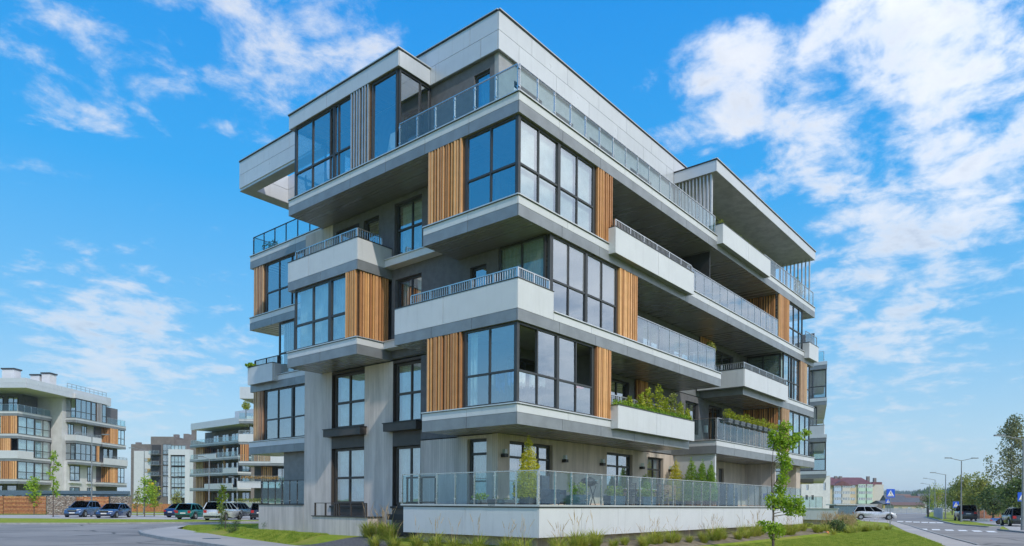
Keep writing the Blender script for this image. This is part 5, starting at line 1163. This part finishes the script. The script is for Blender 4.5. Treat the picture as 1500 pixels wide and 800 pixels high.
# fence, gabion and rail in front of it
t = thing('plank_fence', 'reddish brown horizontal plank fence at the far left', 'fence', at3(0, 84), VR); FEN = [mat('fence_plank_a', (.44, .17, .065), .7, 0, .2, 5, objvar=.15), mat('fence_plank_b', (.50, .23, .09), .7, 0, .2, 5, objvar=.15)]
k = 84 / FPX
for (p0, p1) in ((-60, 4), (5, 67), (109, 122), (122.5, 159)):
    for i in range(9): B('plank', t, (p0 * k, p1 * k, rnd.uniform(0, .02), .05, .1 + i * .235, .1 + i * .235 + .222), FEN[(i + p0) % 2 if isinstance(p0, int) else i % 2])
    B('post', t, (p1 * k - .06, p1 * k + .02, .06, .14, 0, 2.3), FRAMEB)
STONE = [mat('gabion_stone_a', (.42, .38, .33), .9, 0, .2, 6, objvar=.3), mat('gabion_stone_b', (.30, .24, .19), .9, 0, .2, 6, objvar=.3)]
for p0, p1, lab in ((67.5, 108.5, 'gabion wall of mixed stones between the plank fence sections'), (160, 189, 'smaller gabion wall behind the black sedan')):
    t = thing('gabion_wall', lab, 'wall', at3(0, 83.6), VR); B('core', t, (p0 * k, p1 * k, .12, .5, 0, 2.25), STONE[1]); mb = MB(); mb2 = MB()
    for i in range(int((p1 - p0) * 9)):
        x = rnd.uniform(p0 * k + .08, p1 * k - .08); z = rnd.uniform(.08, 2.2); r_ = rnd.uniform(.05, .11); (mb if i % 2 else mb2).tube((x, .0 + rnd.uniform(0, .05), z), (x + rnd.uniform(-.03, .03), .18, z + .02), r_ * .6, r_, 6)
    mb.build('stones', STONE[0], t, kind='stuff'); mb2.build('stones', STONE[1], t, kind='stuff')
t = thing('rail_canopy', 'blue grey beam canopy running above the fence and gabions', 'canopy', at3(0, 86), VR); BGM = mat('blue_grey_beam', (.13, .19, .24), .5, .2); k2 = 86 / FPX
B('beam', t, (-80 * k2, 189 * k2, -.1, .25, 2.35, 2.95), BGM); B('beam', t, (60 * k2, 189 * k2, -.3, -.12, 2.55, 2.75), BGM)
for i in range(22): B('bracket', t, (-75 * k2 + i * 1.02, -75 * k2 + i * 1.02 + .28, -.25, -.1, 2.1, 2.36), BGM)

# brown and white block in the middle distance
A3 = thing('apartment_block', 'brown and white block with stacked balconies, left of centre in the distance', 'building', at3(188, 200), VR); k3 = 200 / FPX
def bxp(p0, p1): return ((p0 - 188) * k3, (p1 - 188) * k3)
a, b = bxp(183, 216); B('wall', A3, (a, b, 3, 14, 0, 18.5), DBR); a, b = bxp(189, 215); B('wall', A3, (a, b, 2.4, 3.0, 0, 16.5), WHITE)
a, b = bxp(216, 251); B('wall', A3, (a, b, 1.6, 14, 0, 20.6), DBR); a, b = bxp(251, 275); B('wall', A3, (a, b, 2, 14, 0, 19.8), DBR)
for p0, p1, z in ((241, 248, 21.6), (256, 263, 21.8), (263, 268, 21.6), (268, 273.5, 23.4), (184, 191, 19.2)): a, b = bxp(p0, p1); B('chimney', A3, (a, b, 5, 6, 18, z), DBR)
for T in (3.2, 6.2, 9.3, 12.4, 15.5):
    a, b = bxp(217, 232); B('balcony', A3, (a, b, 0, 1.6, T - .15, T + .0), GREY); grail(A3, Fr('Y', .02), a, b, T, T + 1, 1.4); B('recess_shade', A3, (a + .1, b - .1, 1.5, 1.59, T + .2, T + 2.7), INT)  # flat dark panel on the wall stands in for a shaded balcony recess
    a, b = bxp(234, 247); glazing(A3, Fr('Y', 1.5), a, b, T, T + 2.9, (a + 1.2,), (T + 1.0,), (), GLASSW, .12, 0, .1, curt=[(a, b, CURT)])
    a, b = bxp(250, 271.5); glazing(A3, Fr('Y', -.1), a, b, T - .3, T + 2.5, (a + 1.1, a + 2.1, a + 3.1), (T + .8,), (), GLASSW, .12, 0, .1, curt=[(a, b, CURT)])
    if 3 < T < 13.5: a, b = bxp(204, 214); B('window', A3, (a, b, 2.32, 2.42, T + .9, T + 2.0), OCH); B('window', A3, (a + .3, b - .9, 2.28, 2.32, T + 1.0, T + 1.9), GLASSB)
for p0, p1, z0_, z1_ in ((247, 250, 0, 16.8), (271.5, 278, 0, 16.8), (250, 271.5, 15.2, 16.8)): a, b = bxp(p0, p1); B('frame_wall', A3, (a, b, -.4, 2, z0_, z1_), WHITE)
a, b = bxp(218, 226); B('awning', A3, (a, b, -.2, 0, 6.4, 7.2), mat('yellow_fabric', (.75, .5, .02), .8))
t = thing('plank_fence', 'low brown fence behind the small trees left of the blue car', 'fence', at3(188, 110), VR)
for i in range(8): B('panel', t, (.2 + i * 1.28, 1.42 + i * 1.28, 0, .05, .1, 1.35), FEN[i % 2])

# terraced block behind, left of the main one
N = cf(348, 145); A4 = thing('apartment_building', 'terraced block with ochre boards and long balconies behind the parked cars', 'building', (N.x, N.y, 0), 0)
for T in (T1, T2, T3, T4): slab(A4, .0, 3, 0, 21, T, 'XY')
B('wall', A4, (3.0, 12, 0, 20, 0, 17.6), DBR); rb = B('roof', A4, (-1.5, 12, -6, 17.5, 17.7, 19.1), LGREY); B('roof_box', A4, (2, 9, -3, 5, 19.1, 21.2), LGREY)
for T, Tn in ((0, T1), (T1, T2), (T2, T3), (T3, T4), (T4, 17.7)):
    z1 = Tn - .68; T = max(T, .2)
    for i, (a, b) in enumerate(((.5, 3.5), (5, 8), (9.2, 12), (13.5, 16))):
        glazing(A4, Fr('X', 3.0), a, b, T + .1, z1 - .3, ((a + b) / 2,), (), (), GLASSB, .12, -.1, .1, curt=None)
    if Tn < 17: slats(A4, Fr('X', 1.2), 17.2, 20.6, T, z1, [OCH] if T in (T2,) else WOODS, pitch=.4, w=.3); slats(A4, Fr('Y', 17.1), 1.3, 3, T, z1, WOODS, pitch=.4, w=.3); slats(A4, Fr('X', 1.6), 8.1, 9.1, T, z1, WOODS, pitch=.35, w=.25)
    if T > 1 and T != T1: grail(A4, Fr('X', .05), .2, 20.8, T, T + 1.0, 1.3)
    elif T == T1: band(A4, Fr('X', -.1), 2, 14, T - .3, T + .9, 0, .1, WHITE, step=4)
band(A4, Fr('X', -.1), 9, 17, T3 - .3, T3 + .8, 0, .1, WHITE, step=4); band(A4, Fr('X', -.1), 0, 6, T2 - .3, T2 + .8, 0, .1, WHITE, step=4)
N = cf(349, 108.6); A5 = thing('apartment_building', 'nearer white balconied block directly behind the concrete pier', 'building', (N.x, N.y, 0), VR)
for T, x0, x1 in ((T1, .3, 12), (T2, 0, 12), (T3, 0, 3), (T4, 0, 5)): slab(A5, x0, x1, 0, 6, T, 'YX')
B('wall', A5, (1.0, 12, 4, 12, 0, 14), PLAST); B('roof', A5, (.5, 8, -1, 8, 17.7, 19.5), LGREY); fslats(A5, FY, .2, 1.6, T2, T3 - .7, 1); fslats(A5, Fr('Y', 1.5), 1.8, 4.5, T2, T3 - .7, 2); fslats(A5, Fr('Y', 2.5), 2.6, 4.4, T1, T2 - .7, 3)
band(A5, Fr('Y', -.1), 0, 3, T3 - .3, T3 + .9, 0, .1, WHITE); band(A5, Fr('Y', -.1), 5, 12, T2 - .3, T2 + .75, 0, .1, WHITE); band(A5, Fr('Y', -.1), -.2, 6.5, T1 - .9, T1 + .15, 0, .1, WHITE, step=3.3)
grail(A5, FY, 0, 5, T2, T2 + 1, 1.1); grail(A5, FY, .3, 11, T1, T1 + 1, 1.1); grail(A5, FY, 0, 3, T4, T4 + 1, 1.1); brail(A5, FY, 0, 3, T3 + .9, T3 + 1.5)
for a, b in ((.5, 2.2), (2.6, 4)): glazing(A5, Fr('Y', 3), a, b, T3 + .1, T4 - .7, ((a + b) / 2,), (), (), GLASSB, .1, 0, .1)
for a, b in ((4.6, 6.4), (7, 9)): 
    for T in (T1, T2): glazing(A5, Fr('Y', 3.9), a, b, T + .1, T + 2.4, ((a + b) / 2,), (), (), GLASSB, .1, 0, .1)
B('garden_wall', A5, (-.5, 9, -3, -2.8, .3, 1.8), WHITE)
for nm, px_, d_, z_, r_, lab, m_ in (('potted_tree', 359.5, 108, T4 + .1, .65, 'round potted tree on the roof terrace behind the timber slats', LEAFY),): t = thing(nm, lab, 'tree', (cf(px_, d_).x, cf(px_, d_).y, z_)); leafcloud([(0, 0, 1.9, r_, r_, .8)], 500, .1, m_, 'crown', t); mb = MB(); mb.tube((0, 0, 0), (0, 0, 1.5), .05); mb.build('trunk', BARK, t)
t = thing('balcony_flowers', 'orange and yellow flowers along the first floor balcony behind', 'plants', tuple(cf(355, 108)[:2]) + (T1 + .3,), VR); leafcloud([(i * .5, 0, .4, .3, .2, .3) for i in range(12)], 700, .07, mat('orange_flowers', (.55, .32, .08), .9, 0, .3, 6), 'flowers', t)
t = thing('hedge', 'green and yellow hedge above the white garden wall behind the cars', 'hedge', tuple(cf(346, 105)[:2]) + (1.8,), VR); leafcloud([(i * .45, 0, .2, .35, .25, .35) for i in range(20)], 1500, .08, LEAFO, 'foliage', t)
t = thing('hedge', 'dark clipped hedge behind the dark blue sedan', 'hedge', at3(240, 112), VR); leafcloud([(i * .5, 0, .5, .4, .35, .55) for i in range(6)], 900, .08, LEAFD, 'foliage', t)

# ================================================================== RIGHT BACKGROUND
k5 = 200 / FPX
A6 = thing('white_house', 'plain white rendered building behind the far terrace', 'building', at3(1160, 200), VR + R(4)); W6 = MB()
ops = [((x - 1160) * k5 - .3, (x - 1160) * k5 + .42, z0_, z1_) for x, z0_, z1_ in ((1170, 6.4, 7.8), (1183, 6.3, 7.9), (1209, 6.3, 8.6))]
wall(A6, Fr('Y', 0), -8, 58 * k5, 0, 10.4, ops=ops, th=.4, m=LWALL); ops2 = [((x - 1160) * k5 - .3, (x - 1160) * k5 + .4, 3.6, 4.9) for x in (1170, 1182, 1191)]
B('body', A6, (-8, 58 * k5 - .02, .42, 12, 0, 10.3), LWALL); B('cornice', A6, (-8.1, 58 * k5 + .08, -.08, 12, 10.4, 10.55), FLASH)
for o in ops: B('window', A6, (o[0], o[1], .2, .24, o[2], o[3]), GLASSB)
for o in ops2: B('window', A6, (o[0], o[1], -.03, .02, o[2], o[3]), FRAME)
B('drainpipe', A6, (13.4 * k5 - .05, 13.4 * k5 + .05, -.1, 0, 0, 10.3), DKFL)
k6 = 320 / FPX; A7 = thing('apartment_house', 'four storey pale house with dark red tiled roof and coloured balconies', 'building', at3(1218, 320), VR)
ROOF = mat('dark_red_tiles', (.16, .055, .06), .6, 0, .12, .5); CRM = mat('cream_render', (.62, .50, .34), .9, 0, .06, .4); LBL = mat('pale_blue_render', (.45, .55, .72), .9); MNT = mat('mint_render', (.50, .66, .55), .9); PNK = mat('pale_render', (.60, .56, .52), .9)
def p6(x): return (x - 1218) * k6
B('wall', A7, (p6(1200), p6(1279), 0, 14, 0, 11.7), CRM); B('wall', A7, (p6(1279), p6(1296), 1.0, 14, 0, 12.0), PNK)
for x0, x1, m_ in ((1220.5, 1231, LBL), (1232.5, 1244, PNK), (1256, 1266.5, MNT), (1268.5, 1277, MNT)):
    for i in range(4):
        z = .6 + i * 2.85; f_ = B('balcony', A7, (p6(x0), p6(x1), -.9, 0, z, z + 1.25), m_); w_ = B('window', A7, (p6(x0) + .15, p6(x1) - .15, -.75, -.7, z + 1.26, z + 2.45), GLASSB)
        for j in range(4): xx = p6(x0) + (p6(x1) - p6(x0)) * j / 3; B('frame', w_, (xx - .08, xx + .08, -.86, -.76, z + 1.25, z + 2.5), SIGNW)
        B('lintel', f_, (p6(x0), p6(x1), -.9, 0, z + 2.46, z + 2.85), m_)
for i in range(4):
    z = .6 + i * 2.85; w_ = B('window', A7, (p6(1245.5), p6(1252.5), -.06, .0, z + 1.2, z + 2.4), GLASSB); B('frame', w_, (p6(1248.8), p6(1249.3), -.12, -.06, z + 1.2, z + 2.4), SIGNW)
mb = MB(); x0, x1 = p6(1198), p6(1281); mb.poly([(x0, -.9, 11.7), (x1, -.9, 11.7), (x1 - 3, 6.5, 15.4), (x0, 6.5, 15.4)]); mb.poly([(x1 - 3, 6.5, 15.4), (x1, -.9, 11.7), (x1 + 4.8, 14, 11.7)]); mb.poly([(x0, 6.5, 15.4), (x1 - 3, 6.5, 15.4), (x1 + 4.8, 14, 11.7), (x0, 14, 11.7)]); mb.build('roof', ROOF, A7)
mb = MB(); mb.poly([(p6(1217), -1.6, 11.3), (p6(1246), -1.6, 11.3), (p6(1231), -1.6, 13.6)]); mb.poly([(p6(1217), -1.6, 11.3), (p6(1231), -1.6, 13.6), (p6(1231), 3, 13.6), (p6(1217), 3, 11.3)]); mb.poly([(p6(1246), -1.6, 11.3), (p6(1246), 3, 11.3), (p6(1231), 3, 13.6), (p6(1231), -1.6, 13.6)]); mb.build('gable', ROOF, A7)
for x_ in (1230, 1237, 1278, 1288): B('chimney', A7, (p6(x_), p6(x_ + 4), 5, 6, 13, 15.9 if x_ < 1280 else 15.2), DBR)
B('roof_side', A7, (p6(1283), p6(1297), 3, 14, 12.0, 13.2), ROOF)
t = thing('low_shed', 'long low shed with pale flat roof before the red roofed house', 'shed', at3(1222, 150), VR); kk = 150 / FPX; B('roof', t, (0, 60 * kk, -1, 4, 1.95, 2.15), FLASH); B('wall', t, (.3, 38 * kk, 0, 3, 0, 1.95), FRAMEB); B('wall', t, (41 * kk, 70 * kk, 0, 3, 0, 2.3), DBR)
mb = MB(); 
def meshfence(p0, d0, p1, d1, h, lab, m_, gap=.16, n='metal_fence', w=.03, wide=False):
    a = cf(p0, d0); b = cf(p1, d1); t = thing(n, lab, 'fence', (a.x, a.y, 0), math.atan2(b.y - a.y, b.x - a.x)); L = (b - a).length
    k = int(L / 2.5)
    for i in range(k + 1): B('post', t, (i * L / k - .04, i * L / k + .04, -.04, .04, 0, h + .05), m_)
    mb = MB(); 
    for i in range(int(L / gap)): mb.box(i * gap, i * gap + w, -.012, .012, .08, h)
    for z in (.12, h * .5, h - .05): mb.box(0, L, -.016, .016, z - .015, z + .015)
    mb.build('fence_bars', m_, t, kind='stuff')
    return t
FPALE = mat('pale_fence_paint', (.42, .46, .52), .5, .2)
meshfence(1222, 128, 1262, 122, 1.7, 'pale blue grey picket fence behind the round green shrub', FPALE, .2, w=.14); meshfence(1288, 150, 1357, 165, 1.35, 'pale picket barrier closing the end of the street', FPALE, .22, w=.12)
meshfence(1368, 125, 1381, 92, 1.5, 'blue grey slatted fence beside the single arm lamp', FPALE, .2, w=.16); meshfence(1381, 96, 1600, 92, 1.25, 'thin mesh fence behind the van and trailer', POLE, .14, w=.012)
t = thing('brown_wall', 'low brown board wall behind the mesh fence', 'wall', at3(1432, 104), VR); B('board_wall', t, (0, 4.2, 0, .1, 0, 1.25), FEN[0]); B('post', t, (4.2, 4.3, -.02, .12, 0, 1.3), FRAMEB)
for px_, d_ in ((1359.5, 118), ): t = thing('gate_post', 'dark gate post at the street end with a small notice', 'post', at3(px_, d_), VR); B('post', t, (-.12, .12, -.1, .1, 0, 1.5), FRAME); B('notice', t, (.15, .8, -.05, -.03, .8, 1.15), SIGNW)
hr = random.Random(12); HW = [mat('house_wall_cream', (.55, .46, .32), .9), mat('house_wall_white', (.6, .6, .58), .9), mat('house_wall_yellow', (.58, .42, .15), .9)]; HR_ = [mat('slate_roof', (.10, .11, .13), .7), mat('brown_roof', (.18, .10, .08), .7), ROOF]
labs = ['small house with dark grey roof just right of the crossing sign', 'long grey roofed house in the middle of the street end', 'small yellow house with low roof by the barrier', 'brown roofed house behind the grey roofed one', 'white gabled house left of the far lamp post', 'white cottage right of the narrow yellow tree', 'little cream house behind the picket barrier', 'distant house with brown roof under the wooded ridge', 'far grey roofed house below the ridge']
for i, (px_, d_, w_, h_, rh, wi, ri) in enumerate(((1316, 260, 7, 3.0, 3.2, 0, 0), (1337, 270, 9, 2.6, 2.8, 1, 0), (1311, 230, 8, 2.6, 1.2, 2, 0), (1347, 330, 13, 4.5, 2.6, 1, 1), (1379, 240, 5, 3.6, 2.4, 1, 1), (1387, 330, 6, 6.0, 2.6, 1, 2), (1332, 215, 9, 2.2, 1.0, 0, 1), (1325, 420, 13, 5, 4.5, 0, 1), (1362, 400, 10, 5, 4.5, 1, 0))):
    t = thing('small_house', labs[i], 'house', at3(px_, d_), VR + hr.uniform(-.3, .3)); B('wall', t, (-w_ / 2, w_ / 2, 0, 7, 0, h_), HW[wi]); mb = MB(); a = w_ / 2 + .4
    mb.poly([(-a, -.4, h_), (a, -.4, h_), (a, 3.5, h_ + rh), (-a, 3.5, h_ + rh)]); mb.poly([(a, 7.4, h_), (-a, 7.4, h_), (-a, 3.5, h_ + rh), (a, 3.5, h_ + rh)]); mb.poly([(a - .3, 0, h_), (a - .3, 7, h_), (a - .3, 3.5, h_ + rh)]); mb.poly([(-a + .3, 7, h_), (-a + .3, 0, h_), (-a + .3, 3.5, h_ + rh)]); mb.build('roof', HR_[ri], t)
    for j in range(3): B('window', t, (-w_ * .35 + j * w_ * .3, -w_ * .35 + j * w_ * .3 + w_ * .12, -.05, .0, h_ * .35, h_ * .75), GLASSB)
# wooded ridges
def ridge(name, d, p0, p1, ztop, seed, m_, thick=400, bump_=7, lab=None, n=9000, sz=7):
    q = np.random.RandomState(seed); k = 90; V = []; Fc = []
    ps = np.linspace(p0, p1, k); ph = q.rand(4) * 6
    top = np.array([ztop(p) + sum(bump_ / (j + 1) * math.sin((p - p0) * .05 * (j + 1.3) + ph[j]) * .3 for j in range(4)) for p in ps])
    for i, p in enumerate(ps):
        a = cf(p, d); b = cf(p, d + thick * .5); c = cf(p, d + thick * 1.5); V += [(a.x, a.y, -2), (b.x, b.y, max(top[i], .5)), (c.x, c.y, -2)]
        if i: j = i * 3; Fc += [(j - 3, j, j + 1, j - 2), (j - 2, j + 1, j + 2, j - 1)]
    me = bpy.data.meshes.new(name); me.from_pydata(V, [], Fc); me.materials.append(m_); newobj('hill', me, kind='structure')
    idx = q.rand(n) * (k - 1); i0 = idx.astype(int); f = idx - i0; u = q.rand(n) ** .6
    pp = ps[i0] * (1 - f) + ps[np.minimum(i0 + 1, k - 1)] * f; tz = top[i0] * (1 - f) + top[np.minimum(i0 + 1, k - 1)] * f
    C = np.array([tuple(cf(a, d + thick * .5 * b)) for a, b in zip(pp, u)]); C[:, 2] = tz * u - 1
    s = sz * (.5 + q.rand(n)); mesh = MB(); v = []
    cone = [(math.cos(j * 1.256), math.sin(j * 1.256)) for j in range(5)]
    vs = np.zeros((n, 6, 3)); 
    for j, (x, y) in enumerate(cone): vs[:, j] = C + np.stack([x * s * .4, y * s * .4, s * 0.1], 1)
    vs[:, 5] = C + np.stack([0 * s, 0 * s, s * 1.25], 1)
    fc = []
    for i in range(n): b = 6 * i; fc += [(b + j, b + (j + 1) % 5, b + 5) for j in range(5)]
    me = bpy.data.meshes.new(name); me.from_pydata(vs.reshape(-1, 3).tolist(), [], fc); me.materials.append(m_); o = newobj('forest', me, kind='stuff'); tag(o, lab, 'forest')
FOR1 = leafmat('far_forest', (.035, .075, .05), (.06, .11, .06), 0, .02); FOR2 = leafmat('nearer_forest', (.05, .09, .035), (.10, .15, .05), 0, .03)
ridge('ridge_far', 1500, 1000, 2100, lambda p: 42 - abs(p - 1335) * .10, 1, FOR1, lab='dark wooded ridge on the horizon at the right', n=20000, sz=4)
ridge('ridge_near', 520, 1336, 1900, lambda p: 8 + min(6, max(0, (p - 1336) * .3)), 2, FOR2, 120, 3, 'mixed woodland below the ridge behind the far houses', 7000, 4)
ridge('ridge_left', 700, -1500, 700, lambda p: 5, 3, FOR2, 160, 2, 'low woodland far behind the left buildings', 4000, 6)

# ================================================================== AIR
hz = bpy.data.materials.new('haze_air'); hz.use_nodes = True; th = NT(hz.node_tree)
pv = th('ShaderNodeVolumePrincipled', {'Color': (.80, .90, 1.0, 1), 'Density': .00022, 'Anisotropy': .2})
th.l.new(pv.outputs[0], th('ShaderNodeOutputMaterial').inputs[1])
mb = MB(); mb.box(-1500, 3200, -2200, 3000, -3.5, 75); h_ = mb.build('haze', hz, kind='stuff'); tag(h_, 'thin blue haze in the air over the far ridge', 'haze')
